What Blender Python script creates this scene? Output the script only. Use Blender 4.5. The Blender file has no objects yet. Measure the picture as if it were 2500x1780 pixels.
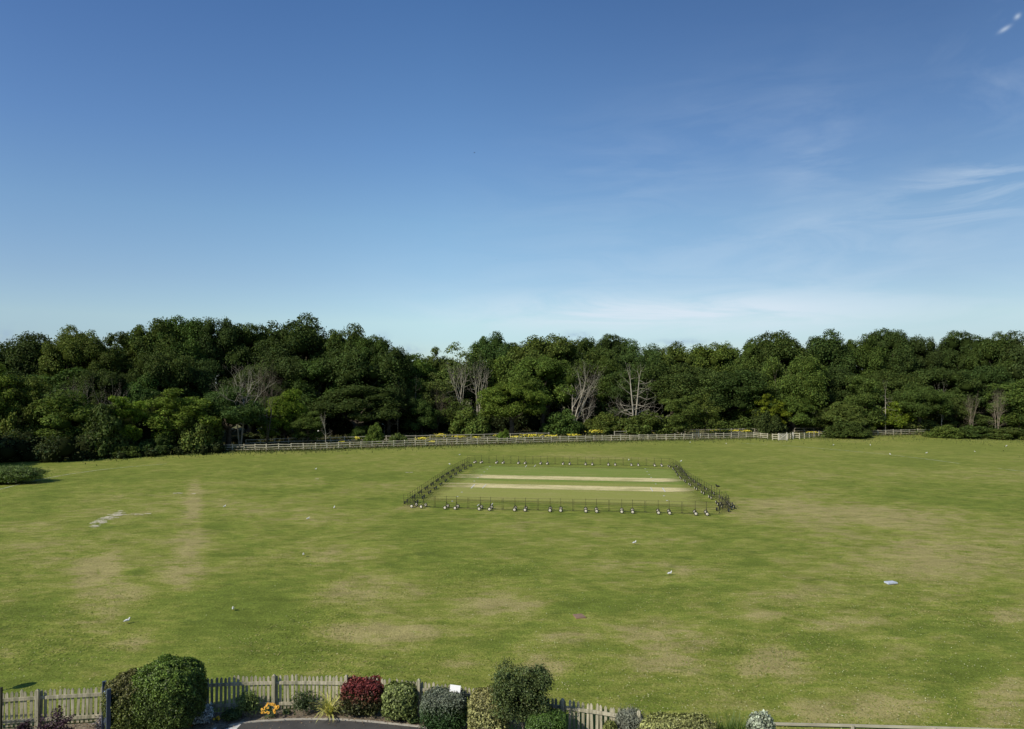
import bpy, math, random
import numpy as np
from mathutils import Vector, Matrix

R = math.radians
PI = math.pi
scene = bpy.context.scene
COL = scene.collection

# ------------------------------------------------------------------ camera model (metres, +Y away from the window)
F, CX, CY, CAMH = 1700.0, 1250.0, 890.0, 11.0
PITCH = math.atan(45.0 / F)
SP, CP = math.sin(PITCH), math.cos(PITCH)
HORIZON = 935.0

def ray(px, py):
    u, v = (px - CX) / F, (CY - py) / F
    return u, CP - SP * v, SP + CP * v

def G(px, py, z=0.0):
    """world point on height z that the survey pixel looks at"""
    x, y, zz = ray(px, py)
    t = (z - CAMH) / zz
    return (x * t, y * t, z)

def at(px, py, d):
    """world point at depth d (metres along Y)"""
    x, y, zz = ray(px, py)
    t = d / y
    return (x * t, d, CAMH + zz * t)

SUN_DIR = Vector((-0.78, -0.62, 0)).normalized()
SUN_EL = R(37)

# ------------------------------------------------------------------ node helper
class NT:
    def __init__(self, tree):
        self.t = tree; self.n = tree.nodes; self.l = tree.links; self.n.clear()
    def node(self, typ, **kw):
        nd = self.n.new(typ)
        for k, v in kw.items(): setattr(nd, k, v)
        return nd
    def put(self, sock, v):
        if hasattr(v, 'is_output') or isinstance(v, bpy.types.NodeSocket): self.l.new(v, sock)
        elif v is not None: sock.default_value = v
    def math(self, op, a, b=None, c=None, clamp=False):
        nd = self.node('ShaderNodeMath', operation=op, use_clamp=clamp)
        self.put(nd.inputs[0], a)
        if b is not None: self.put(nd.inputs[1], b)
        if c is not None: self.put(nd.inputs[2], c)
        return nd.outputs[0]
    def mix(self, f, a, b, mode='MIX'):
        nd = self.node('ShaderNodeMix', data_type='RGBA', blend_type=mode)
        self.put(nd.inputs[0], f); self.put(nd.inputs[6], a); self.put(nd.inputs[7], b)
        return nd.outputs[2]
    def noise(self, vec, scale, detail=3, rough=0.55, dist=0.0):
        nd = self.node('ShaderNodeTexNoise')
        if vec is not None: self.l.new(vec, nd.inputs['Vector'])
        nd.inputs['Scale'].default_value = scale; nd.inputs['Detail'].default_value = detail
        nd.inputs['Roughness'].default_value = rough; nd.inputs['Distortion'].default_value = dist
        return nd.outputs[0]
    def ramp(self, fac, stops):
        nd = self.node('ShaderNodeValToRGB')
        e = nd.color_ramp.elements
        while len(e) < len(stops): e.new(0.5)
        for el, (p, c) in zip(e, stops): el.position = p; el.color = c if len(c) == 4 else (*c, 1)
        self.l.new(fac, nd.inputs[0]); return nd.outputs[0]
    def range(self, v, a, b, c=0.0, d=1.0):
        nd = self.node('ShaderNodeMapRange'); nd.clamp = True
        self.put(nd.inputs[0], v)
        for i, x in enumerate((a, b, c, d)): nd.inputs[i + 1].default_value = x
        return nd.outputs[0]
    def attr(self, name, out='Fac'):
        nd = self.node('ShaderNodeAttribute', attribute_name=name); return nd.outputs[out]
    def mapping(self, vec, scale=(1, 1, 1), rot=(0, 0, 0), loc=(0, 0, 0)):
        nd = self.node('ShaderNodeMapping'); self.l.new(vec, nd.inputs[0])
        nd.inputs['Scale'].default_value = scale; nd.inputs['Rotation'].default_value = rot; nd.inputs['Location'].default_value = loc
        return nd.outputs[0]
    def pos(self): return self.node('ShaderNodeNewGeometry').outputs['Position']
    def objco(self): return self.node('ShaderNodeTexCoord').outputs['Object']

def new_mat(name):
    m = bpy.data.materials.new(name); m.use_nodes = True
    nt = NT(m.node_tree)
    out = nt.node('ShaderNodeOutputMaterial')
    bs = nt.node('ShaderNodeBsdfPrincipled')
    nt.l.new(bs.outputs[0], out.inputs[0])
    return m, nt, bs, out

def bump(nt, bs, h, strength=0.3, dist=0.05):
    b = nt.node('ShaderNodeBump'); b.inputs['Strength'].default_value = strength; b.inputs['Distance'].default_value = dist
    nt.l.new(h, b.inputs['Height']); nt.l.new(b.outputs[0], bs.inputs['Normal'])

def simple_mat(name, c1, c2=None, scale=8.0, rough=0.7, spec=0.3, stretch=(1, 1, 1), metal=0.0, bmp=0.0):
    m, nt, bs, out = new_mat(name)
    c2 = c2 or tuple(x * 0.7 for x in c1)
    v = nt.mapping(nt.objco(), stretch)
    n = nt.noise(v, scale, 5, 0.6)
    f = nt.range(n, 0.3, 0.7)
    nt.put(bs.inputs['Base Color'], nt.mix(f, (*c1, 1), (*c2, 1)))
    bs.inputs['Roughness'].default_value = rough; bs.inputs['Specular IOR Level'].default_value = spec; bs.inputs['Metallic'].default_value = metal
    if bmp: bump(nt, bs, n, bmp, 0.02)
    return m

def leaf_mat(name, rough=0.6, spec=0.25, trans=0.25):
    """colour = corner colour attribute * object colour, with a little light coming through"""
    m, nt, bs, out = new_mat(name)
    a = nt.node('ShaderNodeAttribute', attribute_name='Col')
    oi = nt.node('ShaderNodeObjectInfo')
    c = nt.mix(1.0, a.outputs['Color'], oi.outputs['Color'], 'MULTIPLY')
    nt.put(bs.inputs['Base Color'], c)
    bs.inputs['Roughness'].default_value = rough; bs.inputs['Specular IOR Level'].default_value = spec
    tr = nt.node('ShaderNodeBsdfTranslucent'); nt.put(tr.inputs[0], nt.mix(1.0, c, (1.1, 1.25, 0.6, 1), 'MULTIPLY'))
    mx = nt.node('ShaderNodeMixShader'); mx.inputs[0].default_value = trans
    nt.l.new(bs.outputs[0], mx.inputs[1]); nt.l.new(tr.outputs[0], mx.inputs[2]); nt.l.new(mx.outputs[0], out.inputs[0])
    return m

M = {}
M['tree_leaf'] = leaf_mat('tree leaves', 0.75, 0.12, 0.22)
M['leaf'] = leaf_mat('garden leaves', 0.5, 0.3, 0.2)
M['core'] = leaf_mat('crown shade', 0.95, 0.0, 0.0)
M['bark'] = simple_mat('bark', (0.12, 0.10, 0.075), (0.05, 0.042, 0.03), 3, 0.9, 0.1, (1, 1, 0.3))
M['dead_wood'] = simple_mat('bleached dead wood', (0.46, 0.42, 0.33), (0.20, 0.175, 0.13), 0.9, 0.85, 0.15, (1, 1, 0.3))
M['twig'] = simple_mat('grey brown twigs', (0.16, 0.13, 0.095), (0.10, 0.082, 0.058), 2.5, 0.9, 0.1)
M['stem'] = simple_mat('pale stem', (0.33, 0.28, 0.2), (0.2, 0.16, 0.11), 12, 0.85, 0.15, (1, 1, 0.2))
M['rail_wood'] = simple_mat('weathered rail wood', (0.60, 0.55, 0.41), (0.42, 0.385, 0.28), 1.2, 0.85, 0.15, (1, 1, 1))
M['rail_grey'] = simple_mat('grey rail wood', (0.50, 0.46, 0.35), (0.34, 0.31, 0.23), 1.2, 0.85, 0.15)
M['gate_wood'] = simple_mat('pale gate wood', (0.62, 0.58, 0.50), (0.45, 0.42, 0.35), 2.0, 0.8, 0.15)
M['black_steel'] = simple_mat('black painted steel', (0.055, 0.055, 0.032), (0.032, 0.032, 0.019), 4, 0.7, 0.12)
M['tyre'] = simple_mat('black rubber', (0.022, 0.022, 0.02), (0.014, 0.014, 0.013), 20, 0.8, 0.2)
M['cream'] = simple_mat('cream wheel paint', (0.70, 0.66, 0.53), (0.50, 0.46, 0.36), 9, 0.5, 0.35)
M['white_feather'] = simple_mat('white feathers', (0.84, 0.83, 0.80), (0.76, 0.75, 0.72), 20, 0.75, 0.2)
M['grey_feather'] = simple_mat('pale grey feathers', (0.58, 0.59, 0.60), (0.46, 0.47, 0.49), 14, 0.75, 0.2)
M['black_feather'] = simple_mat('black feathers', (0.018, 0.018, 0.021), (0.01, 0.01, 0.012), 14, 0.55, 0.35)
M['beak'] = simple_mat('orange beak', (0.35, 0.08, 0.03), None, 20, 0.5)
M['brown_board'] = simple_mat('red brown board', (0.30, 0.19, 0.13), (0.22, 0.15, 0.095), 5, 0.8, 0.2)
M['zinc'] = simple_mat('bright sheet metal', (0.66, 0.70, 0.76), (0.42, 0.46, 0.52), 14, 0.55, 0.5)
M['white_paper'] = simple_mat('white paper', (0.86, 0.86, 0.84), (0.80, 0.80, 0.79), 3, 0.7, 0.2)
M['white_paint'] = simple_mat('white road paint', (0.72, 0.71, 0.66), (0.48, 0.47, 0.43), 9, 0.8, 0.2)
M['blue_paint'] = simple_mat('dark blue paint', (0.055, 0.075, 0.11), (0.035, 0.05, 0.075), 5, 0.45, 0.4)
M['blue_pale'] = simple_mat('pale lettering paint', (0.42, 0.5, 0.56), (0.2, 0.27, 0.33), 16, 0.6, 0.3)
M['kerb'] = simple_mat('pale kerb edging', (0.50, 0.46, 0.38), (0.34, 0.31, 0.25), 6, 0.85, 0.15)
M['bollard_grey'] = simple_mat('grey green paint', (0.16, 0.19, 0.17), (0.10, 0.12, 0.11), 3, 0.7, 0.2)

def picket_mat():
    m, nt, bs, out = new_mat('weathered picket wood')
    p = nt.pos()
    v = nt.mapping(p, (18, 18, 2.0))
    n = nt.noise(v, 1.0, 6, 0.65)
    n2 = nt.noise(nt.mapping(p, (7.5, 7.5, 0.35)), 1.0, 2)
    n3 = nt.noise(nt.mapping(p, (5, 5, 5)), 1.0, 5, 0.7)
    c = nt.ramp(n, [(0.30, (0.20, 0.18, 0.12)), (0.5, (0.43, 0.39, 0.275)), (0.72, (0.60, 0.545, 0.40))])
    c = nt.mix(nt.range(n2, 0.40, 0.66, 0, 0.8), c, (0.185, 0.185, 0.115, 1))
    c = nt.mix(nt.range(n3, 0.55, 0.72, 0, 0.65), c, (0.10, 0.10, 0.07, 1))
    nt.put(bs.inputs['Base Color'], c); bs.inputs['Roughness'].default_value = 0.85; bs.inputs['Specular IOR Level'].default_value = 0.15
    bump(nt, bs, n, 0.3, 0.01)
    return m
M['picket'] = picket_mat()

# ------------------------------------------------------------------ object helpers
def tag(o, label=None, cat=None, group=None, kind=None):
    if label: o['label'] = label
    if cat: o['category'] = cat
    if group: o['group'] = group
    if kind: o['kind'] = kind
    return o

def empty(name, loc=(0, 0, 0), rz=0.0):
    o = bpy.data.objects.new(name, None); COL.objects.link(o)
    o.location = loc; o.rotation_euler = (0, 0, rz); o.empty_display_size = 0.3
    return o

def link(name, me, parent=None, loc=None, rot=None, scale=None):
    o = bpy.data.objects.new(name, me); COL.objects.link(o)
    if parent is not None: o.parent = parent
    if loc is not None: o.location = loc
    if rot is not None: o.rotation_euler = rot
    if scale is not None: o.scale = scale
    return o

def copy_tree(o, parent=None):
    c = o.copy(); COL.objects.link(c); c.parent = parent
    for ch in list(o.children): copy_tree(ch, c)
    return c

class MB:
    """collects shapes as vertex / face lists, several material slots, optional colours"""
    def __init__(self): self.v = []; self.f = []; self.mi = []; self.smooth = False
    def add(self, vs, fs, mi=0):
        b = len(self.v); self.v += [tuple(x) for x in vs]
        for q in fs: self.f.append(tuple(i + b for i in q)); self.mi.append(mi)
    def box(self, c, s, rz=0.0, mi=0, M4=None):
        hx, hy, hz = s[0] / 2, s[1] / 2, s[2] / 2
        pts = [Vector((x * hx, y * hy, z * hz)) for z in (-1, 1) for y in (-1, 1) for x in (-1, 1)]
        m = Matrix.Translation(c) @ (M4 if M4 is not None else Matrix.Rotation(rz, 4, 'Z'))
        self.add([m @ p for p in pts], [(0, 2, 3, 1), (4, 5, 7, 6), (0, 1, 5, 4), (2, 6, 7, 3), (0, 4, 6, 2), (1, 3, 7, 5)], mi)
    def beam(self, a, b, w, h, mi=0):
        """rectangular beam between two points, w sideways, h upward"""
        a, b = Vector(a), Vector(b); d = (b - a)
        L = d.length; x = d / L
        up = Vector((0, 0, 1)) if abs(x.z) < 0.95 else Vector((1, 0, 0))
        y = up.cross(x).normalized(); z = x.cross(y)
        m = Matrix((x, y, z)).transposed().to_4x4()
        self.box((a + b) / 2, (L, w, h), M4=m, mi=mi)
    def tube(self, pts, rad, sides=6, mi=0, cap=True):
        pts = [Vector(p) for p in pts]; n = len(pts)
        if not hasattr(rad, '__len__'): rad = [rad] * n
        base = len(self.v); prev = None
        for i, p in enumerate(pts):
            t = (pts[min(i + 1, n - 1)] - pts[max(i - 1, 0)])
            t = t.normalized() if t.length > 1e-9 else Vector((0, 0, 1))
            if prev is None:
                ref = Vector((1, 0, 0)) if abs(t.x) < 0.8 else Vector((0, 1, 0))
                u = t.cross(ref).normalized()
            else:
                u = (prev - t * prev.dot(t)).normalized()
            prev = u; w = t.cross(u)
            for k in range(sides):
                a = 2 * PI * k / sides
                self.v.append(tuple(p + (u * math.cos(a) + w * math.sin(a)) * rad[i]))
        for i in range(n - 1):
            for k in range(sides):
                k2 = (k + 1) % sides
                self.f.append((base + i * sides + k, base + i * sides + k2, base + (i + 1) * sides + k2, base + (i + 1) * sides + k)); self.mi.append(mi)
        if cap:
            self.f.append(tuple(base + k for k in reversed(range(sides)))); self.mi.append(mi)
            self.f.append(tuple(base + (n - 1) * sides + k for k in range(sides))); self.mi.append(mi)
    def lathe(self, prof, axis='Y', seg=16, c=(0, 0, 0), mi=0):
        """profile of (radius, offset along axis)"""
        base = len(self.v)
        for r, h in prof:
            for k in range(seg):
                a = 2 * PI * k / seg
                if axis == 'Y': p = (c[0] + r * math.cos(a), c[1] + h, c[2] + r * math.sin(a))
                else: p = (c[0] + r * math.cos(a), c[1] + r * math.sin(a), c[2] + h)
                self.v.append(p)
        for i in range(len(prof) - 1):
            for k in range(seg):
                k2 = (k + 1) % seg
                self.f.append((base + i * seg + k, base + i * seg + k2, base + (i + 1) * seg + k2, base + (i + 1) * seg + k)); self.mi.append(mi)
    def mesh(self, name, mats, smooth=False):
        me = bpy.data.meshes.new(name); me.from_pydata(self.v, [], self.f); me.validate(); me.update()
        for m in (mats if isinstance(mats, (list, tuple)) else [mats]): me.materials.append(m)
        if len(me.polygons) == len(self.mi): me.polygons.foreach_set('material_index', self.mi)
        if smooth: me.polygons.foreach_set('use_smooth', [True] * len(me.polygons))
        return me
    def build(self, name, mats, parent=None, smooth=False, **kw):
        return link(name, self.mesh(name, mats, smooth), parent, **kw)

def quads_mesh(name, V, cols, mats, nper=4, extra=None):
    """V: (N, nper, 3) faces, cols: (N,3) colour per face; extra = (verts, faces, color rgb) second slot"""
    N = len(V)
    vv = V.reshape(-1, 3); loops = np.arange(N * nper); starts = np.arange(N) * nper; tot = np.full(N, nper)
    colc = np.repeat(cols, nper, axis=0)
    mi = np.zeros(N, int)
    if extra is not None:
        ev, ef, ec = extra
        b = len(vv); vv = np.vstack([vv, ev]); ls = len(loops)
        loops = np.concatenate([loops, ef.reshape(-1) + b]); k = ef.shape[1]
        starts = np.concatenate([starts, ls + np.arange(len(ef)) * k]); tot = np.concatenate([tot, np.full(len(ef), k)])
        colc = np.vstack([colc, np.tile(np.array(ec), (len(ev), 1))]); mi = np.concatenate([mi, np.ones(len(ef), int)])
    me = bpy.data.meshes.new(name)
    me.vertices.add(len(vv)); me.vertices.foreach_set('co', vv.astype(np.float32).ravel())
    me.loops.add(len(loops)); me.loops.foreach_set('vertex_index', loops.astype(np.int32))
    me.polygons.add(len(starts)); me.polygons.foreach_set('loop_start', starts.astype(np.int32)); me.polygons.foreach_set('loop_total', tot.astype(np.int32))
    for m in mats: me.materials.append(m)
    me.polygons.foreach_set('material_index', mi.astype(np.int32))
    ca = me.color_attributes.new('Col', 'FLOAT_COLOR', 'POINT')
    ca.data.foreach_set('color', np.hstack([colc, np.ones((len(colc), 1))]).astype(np.float32).ravel())
    me.update(calc_edges=True)
    return me

def unit(a): return a / np.maximum(np.linalg.norm(a, axis=1, keepdims=True), 1e-9)

def leaf_quads(P, Nrm, size, rng, jit=0.6, ratio=0.62):
    n = len(P)
    nn = unit(Nrm + rng.normal(0, jit, (n, 3)))
    t = unit(np.cross(nn, rng.normal(0, 1, (n, 3)))); b = np.cross(nn, t)
    s = (size * rng.uniform(0.65, 1.35, n))[:, None]
    l = t * s * 0.5; w = b * s * 0.5 * ratio
    bend = nn * s * 0.10
    return np.stack([P - l - bend, P + w - l * 0.1 + bend, P + l - bend, P - w - l * 0.1 + bend], 1)

_ico = None
def ico():
    global _ico
    if _ico is None:
        import bmesh
        bm = bmesh.new(); bmesh.ops.create_icosphere(bm, subdivisions=1, radius=1.0)
        v = np.array([x.co[:] for x in bm.verts]); f = np.array([[y.index for y in x.verts] for x in bm.faces]); bm.free()
        _ico = (v, f)
    return _ico

def cores(C, Rr, k, rng, squash=1.0):
    v, f = ico(); V = []; Fs = []
    for i, (c, r) in enumerate(zip(C, Rr)):
        w = v * (r * k) * rng.uniform(0.85, 1.15, (len(v), 1)); w[:, 2] *= squash
        Fs.append(f + i * len(v)); V.append(w + c)
    return np.vstack(V), np.vstack(Fs)

def lobes_cloud(L, Lr, nleaf, leaf, rng, axis_c, sub=9, subk=0.48, shell=(0.82, 1.08), outward=0.6, jit=0.6, reject=0.72, tone=(0.72, 1.3), under=0.55):
    """two-level billows: lobes -> sub lobes -> leaves; returns positions, normals, tones"""
    S = []; Sr = []; St = []
    for c, r in zip(L, Lr):
        d = unit(rng.normal(0, 1, (sub, 3)) + outward * unit((c - axis_c)[None, :]))
        d[:, 2] = np.where(d[:, 2] < -0.35, -d[:, 2], d[:, 2])
        S.append(c + d * (r * 0.72)); Sr.append(r * subk * rng.uniform(0.75, 1.25, sub)); St.append(np.full(sub, rng.uniform(0.85, 1.15)) * rng.uniform(0.82, 1.18, sub))
    S = np.vstack(S); Sr = np.concatenate(Sr); St = np.concatenate(St)
    p = Sr ** 2; idx = rng.choice(len(S), int(nleaf * 1.9), p=p / p.sum())
    d = unit(rng.normal(0, 1, (len(idx), 3)) + 0.45 * unit(S[idx] - axis_c))
    keep = (d[:, 2] > -0.3) | (rng.random(len(idx)) < under); idx = idx[keep]; d = d[keep]
    P = S[idx] + d * (Sr[idx] * rng.uniform(*shell, len(idx)))[:, None]
    ok = np.ones(len(P), bool)
    for i in range(0, len(P) if reject > 0 else 0, 4000):
        q = P[i:i + 4000]
        D = np.linalg.norm(q[:, None, :] - S[None], axis=2) / Sr[None]
        D[np.arange(len(q)), idx[i:i + 4000]] = 9
        ok[i:i + 4000] = D.min(1) > reject
    P, d, idx = P[ok][:nleaf], d[ok][:nleaf], idx[ok][:nleaf]
    d = unit(d + np.array([-0.12, -0.1, 0.45]))
    t = St[idx] * rng.uniform(*tone, len(idx))
    return P, d, t, S, Sr

def col_from_tone(t, base, rng, warm=0.25):
    w = rng.normal(0, 1, len(t)) * warm * 0.3
    c = np.array(base)[None] * t[:, None]
    c[:, 0] *= 1 + w; c[:, 2] *= 1 - w * 0.5
    return np.clip(c, 0.002, 1)

# ------------------------------------------------------------------ branching wood
def grow(mb, p, d, L, r, depth, rng, sides=5, spread=0.6, gnarl=0.16, up=0.1, ratio=0.66, kids=(2, 3), mi=0, tips=None, side=0.0, taper=0.55):
    n = 4; pts = [Vector(p)]; rad = [r]; dd = Vector(d).normalized(); q = Vector(p)
    for i in range(n):
        dd = (dd + Vector(rng.normal(0, gnarl, 3)) + Vector((0, 0, up * 0.3))).normalized()
        q = q + dd * (L / n); pts.append(q.copy()); rad.append(r * (1 - (1 - taper) * (i + 1) / n))
        if side and depth > 0 and i >= 1 and rng.random() < side:
            ax = Vector(rng.normal(0, 1, 3)).cross(dd).normalized()
            grow(mb, q, (dd * 0.35 + ax).normalized(), L * ratio * 0.8, rad[-1] * 0.5, depth - 2 if depth > 2 else 0, rng, max(3, sides - 1), spread, gnarl, up, ratio, kids, mi, tips, side * 0.6, taper)
    mb.tube(pts, rad, sides, mi, cap=False)
    if depth <= 0:
        if tips is not None: tips.append(q.copy())
        return
    k = int(rng.integers(kids[0], kids[1] + 1)); a0 = rng.uniform(0, 2 * PI)
    for j in range(k):
        ref = Vector((0, 0, 1)) if abs(dd.z) < 0.9 else Vector((1, 0, 0))
        u = dd.cross(ref).normalized(); w = dd.cross(u)
        a = a0 + 2 * PI * j / k + rng.normal(0, 0.4)
        nd = (dd + (u * math.cos(a) + w * math.sin(a)) * spread * rng.uniform(0.6, 1.35) + Vector((0, 0, up))).normalized()
        grow(mb, q, nd, L * ratio * rng.uniform(0.75, 1.2), r * taper * rng.uniform(0.75, 0.98), depth - 1, rng, max(3, sides - 1), spread, gnarl, up, ratio, kids, mi, tips, side, taper)

# ------------------------------------------------------------------ tree templates (unit: metres; crown height 18, width 14)
TREE_BASE = (0.098, 0.130, 0.036)
def norm_mesh_pair(V, ev, trunk_v, W, H):
    allv = np.vstack([V.reshape(-1, 3)])
    zx = np.percentile(allv[:, 2], 99.7); wx = np.percentile(np.abs(allv[:, 0]), 98.5)
    s = np.array([W / 2 / wx, W / 2 / wx, H / zx])
    return V * s, ev * s, s

def make_tree(kind, seed):
    rng = np.random.default_rng(seed)
    W, H = 14.0, 18.0
    if kind == 'oak':          # dense dome of cauliflower billows on a short bole
        nl = 50; cz = 10.0; a, b = 5.9, 5.6
        d = unit(rng.normal(0, 1, (nl, 3))); d[:, 2] = np.abs(d[:, 2]) * 1.25 - 0.5
        d = unit(d); d = d * ((np.abs(d) ** 2.7).sum(1) ** (-1 / 2.7))[:, None]
        L = np.array([0, 0, cz]) + d * np.array([a, a, b]) * rng.uniform(0.62, 1.04, (nl, 1)); Lr = rng.uniform(1.2, 2.7, nl)
        P, nr, t, S, Sr = lobes_cloud(L, Lr, 23000, 0.42, rng, np.array([0, 0, cz - 1.5]), sub=13, subk=0.42, shell=(0.62, 1.34), tone=(0.62, 1.38), reject=0.5)
        size = 0.34; ck = 0.70
    elif kind == 'bushy':      # hawthorn / sallow: leafy to the ground
        nl = 36; cz = 6.5; a, b = 5.2, 9.5
        d = unit(rng.normal(0, 1, (nl, 3))); d[:, 2] = np.abs(d[:, 2]) * 1.25 - 0.4
        L = np.array([0, 0, cz]) + d * np.array([a, a, b]) * rng.uniform(0.55, 1.0, (nl, 1)); Lr = rng.uniform(1.5, 2.7, nl); L[:, 2] = np.maximum(L[:, 2], 1.2)
        P, nr, t, S, Sr = lobes_cloud(L, Lr, 17000, 0.42, rng, np.array([0, 0, 4.0]), sub=10, subk=0.42, shell=(0.75, 1.2), tone=(0.65, 1.4), reject=0.66)
        size = 0.35; ck = 0.66
    elif kind == 'mound':      # low bramble / hawthorn mound
        H = 9.0; nl = 34
        d = unit(rng.normal(0, 1, (nl, 3))); d[:, 2] = np.abs(d[:, 2])
        L = d * np.array([5.4, 5.4, 6.6]) * rng.uniform(0.45, 1.0, (nl, 1)); Lr = rng.uniform(1.2, 2.4, nl); L[:, 2] = np.maximum(L[:, 2], 0.6)
        P, nr, t, S, Sr = lobes_cloud(L, Lr, 9000, 0.42, rng, np.array([0, 0, -1.0]), sub=10, subk=0.42, shell=(0.7, 1.25), tone=(0.6, 1.45), reject=0.62)
        size = 0.48; ck = 0.68
    elif kind == 'light':      # ash / young maple, looser upright sprays
        nl = 46; cz = 9; a, b = 4.9, 8.0
        d = unit(rng.normal(0, 1, (nl, 3))); d[:, 2] = d[:, 2] * 1.0 + 0.1
        L = np.array([0, 0, cz]) + d * np.array([a, a, b]) * rng.uniform(0.45, 1.0, (nl, 1)); Lr = rng.uniform(1.0, 2.0, nl); L[:, 2] = np.maximum(L[:, 2], 1.6)
        P, nr, t, S, Sr = lobes_cloud(L, Lr, 15000, 0.4, rng, np.array([0, 0, 6.0]), sub=9, subk=0.5, shell=(0.6, 1.3), tone=(0.62, 1.4), reject=0.5, outward=0.2)
        size = 0.34; ck = 0.5
    elif kind == 'thin':       # sparse, branches seen through
        nl = 40; cz = 10; a, b = 4.6, 7.5
        d = unit(rng.normal(0, 1, (nl, 3)))
        L = np.array([0, 0, cz]) + d * np.array([a, a, b]) * rng.uniform(0.3, 1.0, (nl, 1)); Lr = rng.uniform(0.9, 1.7, nl); L[:, 2] = np.maximum(L[:, 2], 2)
        P, nr, t, S, Sr = lobes_cloud(L, Lr, 5200, 0.4, rng, np.array([0, 0, 6.0]), sub=7, subk=0.5, shell=(0.4, 1.5), tone=(0.6, 1.4), reject=0.2, outward=0.1)
        size = 0.38; ck = 0.0
    V = leaf_quads(P, nr, size, rng, 0.55)
    cols = col_from_tone(t, TREE_BASE, rng)
    if ck > 0:
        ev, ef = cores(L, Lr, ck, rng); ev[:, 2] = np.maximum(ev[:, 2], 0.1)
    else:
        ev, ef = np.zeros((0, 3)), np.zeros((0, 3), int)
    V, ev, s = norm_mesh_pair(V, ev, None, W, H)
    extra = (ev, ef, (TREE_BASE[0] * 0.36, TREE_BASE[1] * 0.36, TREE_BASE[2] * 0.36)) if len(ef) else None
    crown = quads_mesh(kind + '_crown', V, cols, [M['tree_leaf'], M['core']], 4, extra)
    mb = MB()
    Ls = L * s
    if kind == 'thin':
        for j in range(3):
            dr = Vector((rng.normal(0, 0.16), rng.normal(0, 0.16), 1))
            grow(mb, (rng.normal(0, 0.5), rng.normal(0, 0.5), -0.3), dr, 6.0, 0.16, 4, rng, 5, 0.5, 0.09, 0.15, 0.66, (2, 3), side=0.35)
    else:
        zb = {'oak': 6.0, 'bushy': 3.5, 'light': 5.0, 'mound': 1.2}[kind]; r0 = {'oak': 0.55, 'bushy': 0.28, 'light': 0.3, 'mound': 0.2}[kind]
        mb.tube([(0, 0, -0.4), (rng.normal(0, .15), rng.normal(0, .15), zb * 0.5), (rng.normal(0, .3), rng.normal(0, .3), zb)], [r0 * 1.25, r0 * 0.9, r0 * 0.75], 7)
        top = Vector(mb.v[-4])
        order = rng.permutation(len(Ls))[:9]
        for k in order:
            e = Vector(Ls[k]); m_ = (top + e) / 2 + Vector(rng.normal(0, 0.5, 3)); st = Vector((0, 0, zb * rng.uniform(0.75, 1.0)))
            mb.tube([st, st.lerp(m_, 0.6), m_, e], [r0 * 0.5, r0 * 0.36, r0 * 0.25, r0 * 0.08], 5, cap=False)
    trunk = mb.mesh(kind + '_trunk', M['bark'], True)
    return crown, trunk

TEMPL = {k: [make_tree(k, 100 * i + s) for s in range(n)] for i, (k, n) in enumerate((('oak', 5), ('bushy', 4), ('light', 3), ('thin', 2), ('mound', 3)))}
_cnt = {'oak': 0, 'bushy': 0, 'light': 0, 'thin': 0, 'mound': 0}
NAMES = {'oak': 'oak_tree', 'bushy': 'bushy_tree', 'light': 'ash_tree', 'thin': 'thin_tree', 'mound': 'bush'}
trng = random.Random(7)

def tree(px, top, wpx, d, kind, color, label, depth_k=0.9, group=None):
    x, y, z = at(px, top, d)
    w = wpx / F * d
    i = _cnt[kind]; _cnt[kind] += 1
    crown, trunk = TEMPL[kind][i % len(TEMPL[kind])]
    root = empty(NAMES[kind], (x, y, 0), 0)
    tag(root, label, 'tree', group)
    rz = trng.uniform(0, 2 * PI)
    root.rotation_euler = (0, 0, rz)
    H0 = 9.0 if kind == 'mound' else 18.0
    s = w * (1.32 if kind == 'oak' else 1.12) / 14.0
    sz = min(z / H0, s * (1.12 if kind in ('oak', 'mound') else 1.35)); dz = z - H0 * sz
    if kind == 'mound': sz = z / H0; dz = 0.0
    if kind == 'bushy': sz = min(z / H0, s * 1.9); dz = z - H0 * sz
    jit = [trng.uniform(0.93, 1.07) for _ in range(3)]
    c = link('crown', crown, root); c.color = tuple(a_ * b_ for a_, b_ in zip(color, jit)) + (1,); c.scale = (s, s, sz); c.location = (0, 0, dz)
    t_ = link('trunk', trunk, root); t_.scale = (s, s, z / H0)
    return root

# colour multipliers on the foliage base
DK = (0.62, 0.70, 0.62); DK2 = (0.76, 0.85, 0.64); MID = (1.05, 1.15, 0.82); OLV = (1.08, 1.10, 0.78)
BRT = (1.38, 1.52, 0.78); YEL = (1.55, 1.60, 0.66); GRY = (1.3, 1.28, 1.15); BLU = (0.78, 0.94, 0.82); GLD = (1.75, 1.75, 0.55)

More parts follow.
